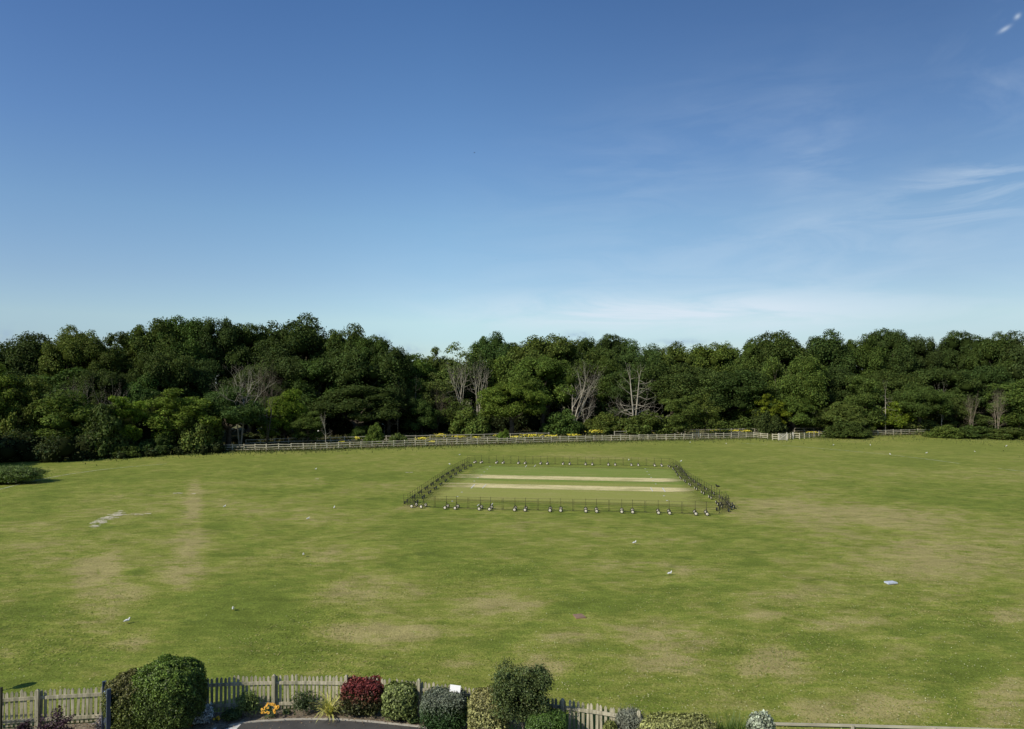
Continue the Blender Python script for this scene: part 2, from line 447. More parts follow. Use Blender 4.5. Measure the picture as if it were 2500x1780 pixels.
# ------------------------------------------------------------------ the wood
# px centre, py of crown top, width in px, depth m, kind, colour, label
WOOD = [
 # back rank against the sky, left to right
 (-75, 838, 150, 128, 'oak', DK, 'dark oak cut by the left picture edge at skyline height'),
 (72, 816, 150, 132, 'oak', DK, 'round dark oak, first full crown on the skyline from the left'),
 (188, 799, 120, 130, 'oak', OLV, 'tall open oak with pale limbs showing, left of the skyline notch'),
 (262, 812, 85, 128, 'light', DK2, 'narrow ragged tree forming the left side of the skyline notch'),
 (372, 784, 130, 142, 'oak', DK2, 'tall oak rising right of the narrow skyline notch'),
 (446, 775, 120, 146, 'oak', DK2, 'twin topped tall oak, second right of the skyline notch'),
 (535, 780, 105, 150, 'oak', DK, 'oak with a small pointed top behind the bare twiggy tree'),
 (615, 794, 120, 152, 'oak', DK, 'flat topped dark oak left of the highest crown'),
 (722, 773, 165, 156, 'oak', DK, 'highest and broadest dark oak on the left skyline'),
 (842, 796, 130, 156, 'oak', DK2, 'domed oak just right of the highest crown'),
 (905, 822, 90, 154, 'oak', DK2, 'oak shoulder sloping down toward the gap in the trees'),
 (948, 848, 85, 152, 'oak', DK, 'last dark oak before the gap in the skyline'),
 (1015, 866, 105, 162, 'oak', MID, 'low loose tree just right of the skyline gap'),
 (984, 884, 80, 158, 'oak', DK2, 'small dark oak filling the bottom of the skyline gap'),
 (1068, 850, 80, 164, 'light', GRY, 'grey green ash behind the leaning dead trunks'),
 (1122, 838, 90, 163, 'thin', GRY, 'tall thin grey green tree above the two dead trunks'),
 (1200, 814, 92, 178, 'oak', BLU, 'blue green clump standing alone above the canopy'),
 (1258, 836, 26, 178, 'light', BLU, 'tiny isolated tuft on the skyline beside the blue green clump'),
 (1225, 872, 110, 168, 'bushy', MID, 'mid green crown below the blue green clump'),
 (1338, 822, 140, 172, 'oak', MID, 'broad green oak right of the isolated skyline tuft'),
 (1414, 826, 90, 182, 'oak', DK2, 'dark oak top peeping over its broad green neighbour'),
 (1487, 818, 84, 186, 'oak', DK, 'small dark domed oak at the middle of the skyline'),
 (1556, 832, 100, 184, 'oak', BLU, 'flat bluish tree right of the small dark dome'),
 (1640, 838, 115, 184, 'oak', MID, 'low level oak in the dip of the right skyline'),
 (1735, 842, 120, 184, 'oak', OLV, 'olive tinted oak at the lowest part of the right skyline'),
 (1815, 838, 90, 182, 'oak', MID, 'green oak at the foot of the rise in the right skyline'),
 (1900, 812, 140, 178, 'oak', DK2, 'flat crested oak where the right skyline rises'),
 (2013, 811, 125, 178, 'oak', DK, 'smooth domed dark oak right of the flat crested one'),
 (2100, 821, 100, 178, 'oak', DK2, 'wide shouldered oak between the dome and the peaked crown'),
 (2170, 804, 90, 180, 'oak', DK, 'peaked dark oak, highest point of the right skyline'),
 (2238, 824, 80, 182, 'oak', DK, 'small topped oak in the dip right of the peaked crown'),
 (2334, 811, 100, 182, 'oak', DK, 'round topped oak standing proud near the right edge'),
 (2425, 816, 100, 174, 'oak', DK2, 'broad dark oak second from the right picture edge'),
 (2505, 812, 130, 172, 'oak', DK, 'dark oak cut by the right picture edge'),
 # second rank
 (20, 905, 120, 118, 'bushy', DK, 'dark bushy tree below the first skyline oak'),
 (150, 900, 130, 122, 'light', DK2, 'shaded ash with dead limbs under the tall open oak'),
 (245, 905, 110, 122, 'oak', DK, 'dark oak bough mass under the skyline notch'),
 (345, 912, 90, 124, 'bushy', BLU, 'grey green sallow with a bare pale stem'),
 (410, 860, 130, 130, 'oak', DK, 'dense dark oak under the twin topped one'),
 (500, 880, 120, 134, 'oak', DK, 'dark oak behind the bare twiggy branches'),
 (610, 900, 110, 136, 'oak', DK, 'dark crown behind the brown twiggy tree'),
 (690, 862, 140, 145, 'oak', DK, 'dark oak filling the wood under the highest crown'),
 (780, 880, 120, 145, 'oak', DK2, 'dark oak left of the great low spreading one'),
 (880, 852, 165, 147, 'oak', DK, 'great dark oak with billowing crown left of the gap'),
 (868, 942, 165, 138, 'oak', DK, 'low spreading dark oak whose boughs reach to the grass'),
 (950, 925, 95, 146, 'oak', DK, 'dark leafy tree at the left edge of the bare trees'),
 (1005, 905, 85, 152, 'light', OLV, 'olive ash right of the dark oaks'),
 (1060, 912, 90, 152, 'thin', GRY, 'thin pale twigged tree between the gap and the dead trunks'),
 (1030, 975, 85, 146, 'bushy', DK2, 'low dark bush tree left of the leaning dead trunks'),
 (1110, 968, 70, 150, 'thin', OLV, 'sparse sapling under the leaning dead trunks'),
 (1152, 992, 90, 146, 'mound', OLV, 'low yellow green bush in front of the dead trunks'),
 (1248, 930, 125, 146, 'oak', BRT, 'bright green low oak with visible pale trunk'),
 (1325, 872, 120, 155, 'oak', MID, 'rounded green oak left of the forked dead tree'),
 (1440, 880, 130, 166, 'oak', DK2, 'dark oak behind the forked dead tree'),
 (1380, 1000, 85, 146, 'mound', DK2, 'dark scrub at the foot of the forked dead tree'),
 (1510, 905, 100, 160, 'light', DK, 'dark ash between the two big dead trees'),
 (1475, 1010, 80, 147, 'mound', OLV, 'olive scrub between the two big dead trees'),
 (1468, 850, 120, 177, 'oak', DK2, 'dark oak below the small domed skyline oak'),
 (1590, 880, 120, 168, 'oak', DK, 'dark oak behind the bleached many limbed dead tree'),
 (1560, 1005, 120, 147, 'mound', OLV, 'olive scrub mound below the bleached dead tree'),
 (1690, 890, 150, 162, 'oak', DK2, 'wide dark oak right of the bleached dead tree'),
 (1668, 965, 85, 141, 'light', OLV, 'slender young tree left of the pair by the rail fence'),
 (1722, 962, 70, 141, 'thin', OLV, 'slender young tree with pale stem by the rail fence'),
 (1800, 905, 140, 158, 'oak', DK, 'dark oak in the middle of the right hand wood'),
 (1872, 962, 80, 152, 'light', GLD, 'small tree with yellow green sprays right of centre'),
 (1790, 1000, 110, 156, 'mound', DK2, 'low dark scrub tree behind the rail fence'),
 (1865, 1000, 75, 150, 'mound', DK, 'dark green sapling thicket beside the field gate'),
 (1935, 872, 120, 156, 'oak', OLV, 'olive oak with upright crown above the field gate'),
 (1938, 965, 100, 152, 'bushy', MID, 'leafy tree behind the small field gate'),
 (2045, 900, 130, 160, 'oak', DK, 'dark oak right of the upright olive one'),
 (2110, 918, 95, 150, 'light', MID, 'light green rounded tree beneath the dark oaks'),
 (2055, 980, 110, 149, 'bushy', GRY, 'grey green scrub tree right of the field gate'),
 (2160, 965, 100, 153, 'bushy', YEL, 'yellow topped leafy tree in the right scrub'),
 (2175, 905, 110, 162, 'oak', DK2, 'dark oak behind the yellow topped tree'),
 (2245, 938, 100, 150, 'oak', DK2, 'low dark oak right of the yellow topped tree'),
 (2300, 900, 140, 164, 'oak', DK, 'broad dark oak under the proud round topped one'),
 (2335, 972, 130, 153, 'bushy', DK2, 'rounded dark hawthorn near the right end of the rail fence'),
 (2400, 895, 110, 160, 'oak', DK, 'dark oak left of the bare vase shaped tree'),
 (2485, 925, 110, 150, 'light', MID, 'mid green tree at the right picture edge'),
 (2560, 940, 110, 145, 'bushy', DK2, 'dark bushy tree beyond the right picture edge'),
 (2225, 1005, 110, 153, 'mound', GRY, 'grey green scrub behind the right run of rail fence'),
 # front rank on the left
 (-10, 888, 110, 103, 'light', BRT, 'bright green tree at the left picture edge'),
 (75, 920, 100, 105, 'light', MID, 'mid green tree second from the left edge in the front rank'),
 (60, 990, 100, 102.5, 'mound', OLV, 'olive drooping tree with a dead branch near the left edge'),
 (170, 955, 165, 106, 'bushy', MID, 'broad dark green thicket tree in the left front rank'),
 (255, 985, 110, 105, 'mound', DK, 'dark thorn tree left of the yellow green one'),
 (305, 968, 85, 106.5, 'light', YEL, 'yellow green ivy clad tree in the left front rank'),
 (435, 950, 150, 111, 'light', BRT, 'large bright green rounded tree left of the rail fence end'),
 (480, 1000, 105, 112, 'mound', MID, 'low green tree at the left end of the rail fence'),
 (560, 945, 130, 117, 'oak', BLU, 'grey green sallow tree arching over the rail fence end'),
 (695, 952, 95, 126, 'bushy', YEL, 'yellow green tree standing before the dark wood'),
 (752, 1005, 75, 124, 'light', MID, 'small green tree left of the white notice post'),
 (655, 970, 70, 128, 'oak', DK, 'shaded dark tree left of the yellow green one'),
 # beyond the left picture edge, their shadow falls on the field
 (-140, 965, 150, 92, 'bushy', DK2, 'dark tree left of the picture shading the field corner'),
 (-250, 955, 170, 88, 'oak', DK2, 'second dark tree left of the picture shading the field corner'),
]
for t in WOOD: tree(*t)

# small round bushes standing in the rough between fence and wood, and along the field edge
BUSHES = [
 (918, 1033, 40, 124, 'mound', OLV, 'small green bush rising between the two rail fences'),
 (975, 1058, 36, 123, 'mound', GRY, 'low grey green bush between the two rail fences'),
 (1228, 1048, 28, 130, 'mound', BRT, 'small bright sapling among the yellow flowers'),
 (1541, 1026, 26, 149, 'mound', MID, 'small upright dark green bush behind the rail fence'),
 (2066, 1030, 90, 140, 'mound', DK2, 'dark bush covering the gap in the rail fence'),
 (2103, 1043, 40, 141, 'mound', DK, 'low dark bush overhanging the left end of the right rail fence'),
 (2312, 1038, 70, 140, 'mound', OLV, 'olive bramble mound ending the right rail fence'),
 (2375, 1040, 90, 140, 'mound', DK2, 'bramble mound right of the rail fence end'),
 (2450, 1042, 100, 138, 'mound', OLV, 'sunlit bramble mound near the right edge of the field'),
 (2520, 1044, 90, 136, 'mound', DK2, 'bramble mound at the right edge of the field'),
 (285, 1082, 80, 103.5, 'mound', MID, 'brownish green bramble mound at the left field edge'),
 (375, 1062, 80, 107, 'mound', BLU, 'grey green bush at the left field edge'),
 (228, 1104, 50, 102, 'mound', DK2, 'small bramble tuft at the corner of the shaded field'),
 (880, 1040, 55, 134, 'mound', DK2, 'leafy bush under the low spreading dark oak'),
]
for t in BUSHES:
    o = tree(*t); o.name = 'bush'; o['category'] = 'bush'
    for ch in list(o.children):
        if ch.name.startswith('trunk'): ch.name = 'stem'
        else: ch.name = 'foliage'

# ------------------------------------------------------------------ dead and bare trees
def dead_tree(px, top, base_px, d, label, seed, stems, mat='dead_wood', r=0.2, depth=4, spread=0.5, kids=(2, 2), side=0.45, gnarl=0.1, up=0.12, ratio=0.68, twig_leaf=None, name='dead_tree', wx=0.62, mono=False):
    """stems: list of (lean x, lean y) for each main trunk"""
    rng = np.random.default_rng(seed)
    bx = at(base_px, HORIZON, d)[0]; tp = at(px, top, d)
    root = empty(name, (bx, d, 0)); tag(root, label, 'dead tree' if name == 'dead_tree' else 'tree', None)
    r *= 0.72; side = min(0.95, side + 0.15); depth += 1 if depth < 5 else 0
    mb = MB(); bl = MB(); bls = [bl]; tips = []
    H = tp[2]; L0 = H * (0.80 if mono else 0.40)
    for si, (lx, ly) in enumerate(stems):
        if si: bl = MB(); bls.append(bl)
        dv = Vector((lx, ly, 1)).normalized()
        p0 = Vector((lx * (0.15 if mono else 0.6), 0, -0.2))
        q = p0 + dv * L0
        mb.tube([p0, p0.lerp(q, 0.5) + Vector(rng.normal(0, 0.15, 3)), q], [r * 1.2, r, r * (0.35 if mono else 0.85)], 6)
        if mono:
            for j in range(15):
                s = rng.uniform(0.3, 1.0); nd = Vector((rng.choice([-1, 1]) * rng.uniform(.4, 1) + .15, rng.normal(0, 0.6), rng.uniform(-0.35, 0.35))).normalized()
                grow(bl, p0.lerp(q, s), nd, H * 0.20 * (1.25 - 0.75 * s), r * 0.42 * (1.2 - s * .6), 3, rng, 4, 0.5, 0.16, 0.10, ratio, (1, 2), 0, tips, 0.4)
            for j in range(2): grow(bl, q, (dv + Vector(rng.normal(0, .25, 3))).normalized(), H * 0.12, r * 0.3, 2, rng, 4, 0.4, gnarl, up, ratio, (2, 2), 0, tips, 0.3)
            continue
        for j in range(3):
            nd = (dv + Vector((rng.normal(0, spread), rng.normal(0, spread), 0.25))).normalized()
            grow(bl, q - dv * rng.uniform(0, 0.8), nd, H * 0.24, r * 0.7, depth - 1, rng, 5, spread, gnarl, up, ratio, kids, 0, tips, side)
        for j in range(3):
            s = rng.uniform(0.45, 0.95); nd = Vector((rng.normal(0, 1), rng.normal(0, 0.6), rng.uniform(-0.1, 0.6))).normalized()
            grow(bl, p0.lerp(q, s), nd, H * 0.15, r * 0.35, 2, rng, 4, spread, gnarl, up * 0.5, ratio, kids, 0, tips, side)
    # fit height
    zz = max(v[2] for b_ in bls for v in b_.v); k = H / zz
    kx = k * wx
    for m_ in [mb] + bls: m_.v = [(x * kx, y * kx, z * k) for x, y, z in m_.v]
    mb.build('trunk', M[mat], root, True)
    for b_ in bls: b_.build('branches', M[mat], root, True)
    return root

dead_tree(1120, 868, 1136, 150, 'leaning bleached dead tree, left of the central dead pair', 11, [(-0.10, 0), (-0.22, 0.05)], r=0.26, depth=4, spread=0.42, wx=.75)
dead_tree(1162, 858, 1165, 150, 'upright bleached dead tree, right of the central dead pair', 12, [(0.0, 0), (0.10, 0.02)], r=0.27, depth=4, spread=0.32, wx=.7)
dead_tree(1412, 872, 1388, 150, 'forked pale dead tree leaning right over dark scrub', 13, [(0.14, 0), (0.34, 0), (0.5, 0.1)], r=0.24, depth=5, spread=0.45, side=0.5, wx=0.9)
dead_tree(1548, 880, 1548, 149, 'bleached many limbed dead tree with drooping side branches', 14, [(-0.07, 0), (0.10, 0.05)], r=0.26, depth=5, spread=0.75, side=0.9, kids=(2, 3), up=-0.05, wx=1.0, mono=True)
dead_tree(1432, 965, 1424, 148, 'small bare dead shrub between the two big dead trees', 15, [(0.1, 0), (0.3, 0)], r=0.11, depth=4, spread=0.5)
dead_tree(580, 872, 588, 117, 'bare pale branching tree above the grey green sallow', 16, [(-0.12, 0), (0.12, 0)], r=0.2, depth=5, spread=0.6, side=0.6, wx=.85)
dead_tree(645, 872, 652, 121, 'brown twiggy bare tree right of the pale bare branches', 17, [(0.0, 0), (0.2, 0)], 'twig', r=0.16, depth=6, spread=0.55, side=0.5, kids=(2, 3))
dead_tree(2164, 925, 2160, 148, 'thin bare trunk rising above the yellow topped tree', 18, [(0.02, 0)], r=0.16, depth=4, spread=0.4, mono=True)
dead_tree(2300, 920, 2297, 148, 'forked white dead branch standing in the right scrub', 19, [(0.05, 0)], r=0.13, depth=3, spread=0.7)
dead_tree(2430, 938, 2432, 145, 'bare vase shaped tree near the right picture edge', 20, [(-0.12, 0), (0.06, 0), (0.2, 0)], 'stem', r=0.13, depth=5, spread=0.42, side=0.5, kids=(2, 3))
dead_tree(2368, 950, 2370, 147, 'bundle of fine bare stems behind the dark hawthorn', 21, [(-0.15, 0), (0.0, 0), (0.15, 0)], 'stem', r=0.09, depth=4, spread=0.3, kids=(2, 3))
dead_tree(970, 930, 972, 143, 'thin bare grey tree at the right edge of the dark oaks', 22, [(0.03, 0)], 'stem', r=0.17, depth=5, spread=0.4, side=0.6, mono=True)
dead_tree(1014, 915, 1015, 148, 'slim pale bare tree left of the leaning dead pair', 23, [(0.0, 0)], 'stem', r=0.16, depth=5, spread=0.4, side=0.5, mono=True)
dead_tree(1080, 932, 1064, 148, 'grey twiggy thicket tree in front of the leaning dead trunks', 24, [(0.15, 0), (0.35, 0)], 'twig', r=0.1, depth=6, spread=0.5, side=0.5, kids=(2, 3))
dead_tree(182, 912, 205, 112, 'pale dead limbs sticking up behind the left thicket', 25, [(-0.25, 0), (0.0, 0)], r=0.12, depth=4, spread=0.6, side=0.4)
dead_tree(258, 910, 258, 113, 'bare pale forked stem under the skyline notch', 26, [(-0.05, 0), (0.2, 0)], r=0.12, depth=4, spread=0.5)
dead_tree(130, 935, 140, 111, 'low tangle of dead pale branches in the left wood', 27, [(-0.35, 0), (-0.15, 0)], r=0.09, depth=4, spread=0.5)
dead_tree(788, 1005, 800, 118, 'slender leaning bare stem beside the white notice post', 28, [(-0.13, 0)], r=0.1, depth=2, spread=0.35, side=0.2)
dead_tree(1895, 868, 1895, 153, 'bare stem standing among the olive right hand scrub', 29, [(0.05, 0)], 'stem', r=0.07, depth=3, spread=0.4)

# ------------------------------------------------------------------ stuff: woodland interior, undergrowth, rough grass
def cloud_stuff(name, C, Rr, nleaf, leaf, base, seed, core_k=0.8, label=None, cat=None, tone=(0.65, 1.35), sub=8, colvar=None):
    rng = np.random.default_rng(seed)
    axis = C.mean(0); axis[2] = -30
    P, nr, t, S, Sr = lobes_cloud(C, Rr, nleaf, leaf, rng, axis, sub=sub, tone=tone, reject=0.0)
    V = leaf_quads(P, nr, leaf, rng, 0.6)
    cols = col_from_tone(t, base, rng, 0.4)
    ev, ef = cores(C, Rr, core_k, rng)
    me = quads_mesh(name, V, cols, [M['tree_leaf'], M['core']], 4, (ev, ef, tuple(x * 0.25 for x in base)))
    return tag(link(name, me), label, cat, None, 'stuff')

rng = np.random.default_rng(5)
C = []; Rr = []
sil_x = [-400, 0, 137, 300, 316, 340, 480, 720, 890, 985, 1060, 1200, 1330, 1600, 1800, 1900, 2170, 2500, 2900]
sil_y = [840, 840, 815, 830, 850, 815, 800, 800, 835, 890, 870, 860, 840, 855, 855, 835, 825, 830, 830]
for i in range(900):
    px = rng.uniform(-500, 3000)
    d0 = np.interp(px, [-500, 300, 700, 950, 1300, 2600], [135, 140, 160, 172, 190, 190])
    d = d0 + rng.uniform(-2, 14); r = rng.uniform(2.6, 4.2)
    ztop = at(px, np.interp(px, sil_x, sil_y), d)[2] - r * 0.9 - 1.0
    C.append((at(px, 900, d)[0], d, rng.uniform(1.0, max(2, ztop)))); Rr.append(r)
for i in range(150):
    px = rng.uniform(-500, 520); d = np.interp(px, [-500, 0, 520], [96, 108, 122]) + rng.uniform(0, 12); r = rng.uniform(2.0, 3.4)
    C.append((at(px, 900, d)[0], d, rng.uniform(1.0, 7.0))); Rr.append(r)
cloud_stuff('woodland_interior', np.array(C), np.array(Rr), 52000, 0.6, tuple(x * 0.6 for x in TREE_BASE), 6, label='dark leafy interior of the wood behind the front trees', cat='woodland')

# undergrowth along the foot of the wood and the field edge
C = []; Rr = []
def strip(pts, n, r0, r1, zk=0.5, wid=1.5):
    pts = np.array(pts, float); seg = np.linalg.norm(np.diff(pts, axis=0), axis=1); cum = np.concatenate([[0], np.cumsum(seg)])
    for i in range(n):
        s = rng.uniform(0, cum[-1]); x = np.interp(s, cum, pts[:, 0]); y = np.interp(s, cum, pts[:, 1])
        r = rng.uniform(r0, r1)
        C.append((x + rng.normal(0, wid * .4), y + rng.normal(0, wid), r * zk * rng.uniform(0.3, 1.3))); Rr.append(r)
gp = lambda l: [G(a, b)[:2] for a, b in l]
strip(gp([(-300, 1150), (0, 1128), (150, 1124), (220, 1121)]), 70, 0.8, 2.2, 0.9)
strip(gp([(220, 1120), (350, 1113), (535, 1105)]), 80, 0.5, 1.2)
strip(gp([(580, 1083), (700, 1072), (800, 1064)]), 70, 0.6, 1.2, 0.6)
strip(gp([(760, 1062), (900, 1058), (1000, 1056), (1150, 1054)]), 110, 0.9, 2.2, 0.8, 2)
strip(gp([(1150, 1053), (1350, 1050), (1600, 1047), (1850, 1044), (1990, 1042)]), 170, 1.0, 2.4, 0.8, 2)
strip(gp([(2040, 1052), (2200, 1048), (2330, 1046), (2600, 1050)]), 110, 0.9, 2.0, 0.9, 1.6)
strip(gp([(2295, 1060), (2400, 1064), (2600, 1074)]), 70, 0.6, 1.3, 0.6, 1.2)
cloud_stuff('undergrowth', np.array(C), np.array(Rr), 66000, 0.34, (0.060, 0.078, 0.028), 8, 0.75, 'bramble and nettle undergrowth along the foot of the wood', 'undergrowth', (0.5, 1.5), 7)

# ------------------------------------------------------------------ ground
FENCE2 = [(540, 1103), (650, 1102), (770, 1099), (908, 1094), (1065, 1089), (1238, 1084.5), (1470, 1078), (1691, 1074), (1840, 1070), (1875, 1073), (1999, 1067.5), (2137, 1064), (2272, 1060.8)]
FIELD_EDGE = [(-600, 1155), (0, 1124), (220, 1120), (380, 1111), (540, 1103.5)] + FENCE2[1:] + [(2400, 1068), (2700, 1078)]
fe = np.array(gp(FIELD_EDGE))

def patch_list():
    L = [ # px, py, rx, ry, strength (dry > 0, lush < 0)
     (476, 1192, 14, 26, .7), (471, 1238, 17, 26, 1.0), (470, 1310, 40, 60, .3), (452, 1380, 40, 60, .25), (440, 1400, 60, 40, .3), (240, 1440, 80, 105, .55), (240, 1380, 70, 40, .3), (330, 1440, 40, 30, .35), (330, 1570, 45, 22, .55), (20, 1590, 40, 25, .5),
     (880, 1440, 120, 40, .45), (850, 1542, 95, 22, .8), (990, 1545, 160, 24, .5), (100, 1330, 130, 60, .3), (250, 1220, 90, 25, .25), (700, 1250, 150, 28, .25), (840, 1360, 110, 28, .35),
     (1395, 1557, 58, 13, .9), (1345, 1628, 62, 26, .8), (1590, 1560, 110, 60, .5), (1640, 1620, 90, 35, .5), (1885, 1620, 75, 38, .8), (1745, 1560, 60, 18, .4), (2060, 1520, 110, 22, .6), (1870, 1502, 55, 14, .5),
     (1880, 1455, 110, 18, .4), (2300, 1350, 150, 40, .5), (2450, 1500, 60, 30, .45), (2450, 1700, 80, 80, .7), (2120, 1730, 160, 38, .6), (1970, 1745, 70, 25, .4), (1560, 1390, 150, 30, .35), (1240, 1480, 120, 28, .5),
     (1190, 1462, 60, 20, .3), (1130, 1622, 40, 12, .45), (2200, 1580, 120, 30, .3), (1010, 1240, 40, 10, .5), (2150, 1250, 250, 25, .3), (1850, 1230, 150, 15, .25), (1300, 1115, 200, 8, .3), (700, 1180, 140, 14, .3),
     (1980, 1565, 55, 16, -.7), (2385, 1630, 75, 30, -.7), (1785, 1590, 60, 8, -.6), (1845, 1372, 30, 9, -.6), (2300, 1690, 60, 16, -.5), (1500, 1480, 80, 20, -.4), (620, 1500, 160, 60, -.35), (60, 1490, 45, 14, -.5), (520, 1285, 35, 6, -.5),
     (325, 1400, 30, 6, -.5), (1420, 1650, 60, 50, -.4), (520, 1405, 60, 5, -.35), (1600, 1720, 60, 20, -.5), (1390, 1480, 50, 12, -.5), (1230, 1570, 60, 30, -.3), (2440, 1470, 50, 10, -.5), (1250, 1395, 80, 14, -.3), (560, 1355, 70, 5, -.4)]
    out = []
    for px, py, rx, ry, s in L:
        x, y, _ = G(px, py); sc = F / y
        out.append((x, y, rx / sc, ry * y / (sc * CAMH), s))
    return out
PATCH = patch_list()

def lawn():
    gx = np.concatenate([[-4000, -1500, -600, -300, -200], np.arange(-150, 150.1, 0.6), [200, 300, 600, 1500, 4000]])
    gy = np.concatenate([[-200, -60, -20, 0, 10], np.arange(16, 60, 0.35), np.arange(60, 160, 0.7), [165, 180, 220, 300, 600, 1500, 5000]])
    X, Y = np.meshgrid(gx, gy); nx, ny = len(gx), len(gy)
    dry = np.zeros_like(X)
    for x, y, rx, ry, s in PATCH:
        q = ((X - x * np.maximum(Y, 1) / y) / rx) ** 2 + ((Y - y) / ry) ** 2
        dry += s * np.exp(-q ** 1.3)
    uu = X / np.maximum(Y, 1)
    dry += 0.15 * np.clip((uu + 0.05) / 0.45, 0, 1) * np.clip((95 - Y) / 30, 0, 1) * (Y > 15) + 0.10
    edge = np.interp(X, fe[:, 0], fe[:, 1])
    wild = np.clip((Y - edge + 0.2) / 0.8, 0, 1)
    Z = np.zeros_like(X)
    r = np.random.default_rng(3)
    inner = (Y > 24) & (Y < 160) & (np.abs(X) < 148)
    # very slight undulation of the turf (few cm)
    for k in range(18):
        a = r.uniform(0, PI); wl = r.uniform(5, 18); ph = r.uniform(0, 6)
        Z += 0.0016 * wl * 0.35 * np.sin((X * math.cos(a) + Y * math.sin(a)) * 2 * PI / wl + ph)
    Z = np.where(inner, Z * np.clip((Y - 24) / 4, 0, 1), 0)
    # keep the square and the fence line level
    cxs, cys, _ = G(1386, 1188)
    lev = np.clip((np.sqrt(((X - cxs) / 20) ** 2 + ((Y - cys) / 24) ** 2) - 1.0) * 3, 0, 1)
    Z *= lev
    v = np.stack([X.ravel(), Y.ravel(), Z.ravel()], 1)
    i = np.arange((nx - 1) * (ny - 1)); a = (i // (nx - 1)) * nx + i % (nx - 1)
    f = np.stack([a, a + 1, a + 1 + nx, a + nx], 1)
    me = bpy.data.meshes.new('lawn')
    me.vertices.add(len(v)); me.vertices.foreach_set('co', v.astype(np.float32).ravel())
    me.loops.add(f.size); me.loops.foreach_set('vertex_index', f.astype(np.int32).ravel())
    me.polygons.add(len(f)); me.polygons.foreach_set('loop_start', (np.arange(len(f)) * 4).astype(np.int32)); me.polygons.foreach_set('loop_total', np.full(len(f), 4, np.int32))
    me.polygons.foreach_set('use_smooth', np.ones(len(f), bool))
    for nm, arr in (('dry', dry), ('wild', wild)):
        at_ = me.attributes.new(nm, 'FLOAT', 'POINT'); at_.data.foreach_set('value', arr.ravel().astype(np.float32))
    me.update(calc_edges=True)
    return me

def grass_material(name, lush=(0.154, 0.196, 0.031), mid=(0.222, 0.243, 0.046), straw=(0.335, 0.292, 0.112), square=False):
    m, nt, bs, out = new_mat(name)
    p = nt.pos()
    big = nt.noise(p, 0.055, 3, 0.55, 0.4)
    med = nt.noise(nt.mapping(p, (1, 1, 1), (0, 0, 0.5)), 0.33, 4, 0.6, 0.6)
    sml = nt.noise(nt.mapping(p, (0.55, 1.15, 1), (0, 0, -0.12)), 1.5, 5, 0.7)
    fin = nt.noise(nt.mapping(p, (1, 0.55, 1)), 13, 4, 0.75)
    fin2 = nt.noise(nt.mapping(p, (1, 0.7, 1)), 42, 2, 0.8)
    d = nt.attr('dry')
    # dryness
    a = nt.math('MULTIPLY_ADD', nt.math('SUBTRACT', big, 0.5), 1.4, 0.34)
    a = nt.math('MULTIPLY_ADD', nt.math('SUBTRACT', med, 0.5), 1.05, a)
    a = nt.math('MULTIPLY_ADD', nt.math('SUBTRACT', sml, 0.5), 1.5, a)
    brk = nt.math('MULTIPLY_ADD', nt.math('SUBTRACT', nt.noise(nt.mapping(p, (0.7, 1.1, 1), (0, 0, .3)), 0.8, 5, 0.7, 0.8), 0.5), 4.0, 0.9, clamp=True)
    a = nt.math('MULTIPLY_ADD', nt.math('MULTIPLY', d, 1.0), brk, a)
    a = nt.math('MULTIPLY_ADD', nt.math('SUBTRACT', fin, 0.5), 0.8, a)
    if square: a = nt.math('ADD', a, -0.1)
    c = nt.ramp(a, [(0.0, tuple(x * 0.86 for x in lush)), (0.28, lush), (0.55, mid), (1.0, straw)])
    # dark streaks: shading of bumpy turf at a grazing angle, put into the colour
    wk = nt.noise(nt.mapping(p, (0.8, 1.1, 1), (0, 0, 0.25)), 0.62, 3, 0.6, 0.5)
    c = nt.mix(nt.range(wk, 0.60, 0.74, 0, 0.5), c, (0.092, 0.122, 0.026, 1))
    # blade level grain
    g = nt.math('MULTIPLY_ADD', nt.math('SUBTRACT', fin2, 0.5), 1.5, 1.0)
    g = nt.math('MULTIPLY_ADD', nt.math('SUBTRACT', fin, 0.5), 1.3, g)
    st = nt.noise(nt.mapping(p, (0.6, 1.0, 1), (0, 0, 0.1), (7, 3, 0)), 0.75, 6, 0.78, 0.3)
    g = nt.math('MULTIPLY', g, nt.range(st, 0.30, 0.70, 0.74, 1.20))
    gm = nt.node('ShaderNodeCombineColor'); 
    for k in range(3): nt.put(gm.inputs[k], g)
    c = nt.mix(1.0, c, gm.outputs[0], 'MULTIPLY')
    # rough ground beyond the fence
    w = nt.attr('wild')
    rc = nt.ramp(nt.noise(p, 0.45, 4, 0.65), [(0.35, (0.085, 0.10, 0.035)), (0.5, (0.16, 0.16, 0.065)), (0.65, (0.22, 0.195, 0.095))])
    c = nt.mix(w, c, rc)
    # sunlit fringe in the far part of the field looks yellower at a grazing angle
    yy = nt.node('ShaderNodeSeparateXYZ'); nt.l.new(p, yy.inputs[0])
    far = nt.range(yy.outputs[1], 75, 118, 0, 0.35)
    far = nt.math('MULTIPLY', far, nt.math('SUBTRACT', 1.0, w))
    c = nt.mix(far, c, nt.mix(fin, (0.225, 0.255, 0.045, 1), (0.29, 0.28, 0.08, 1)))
    nt.put(bs.inputs['Base Color'], c)
    bs.inputs['Roughness'].default_value = 0.9; bs.inputs['Specular IOR Level'].default_value = 0.06
    h = nt.math('MULTIPLY_ADD', med, 2.2, nt.math('MULTIPLY_ADD', sml, 0.8, nt.math('MULTIPLY', fin, 0.45)))
    bump(nt, bs, h, 0.55, 0.10)
    return m
M['lawn'] = grass_material('lawn grass')
lm = lawn(); lm.materials.append(M['lawn'])
tag(link('lawn', lm), kind='structure')

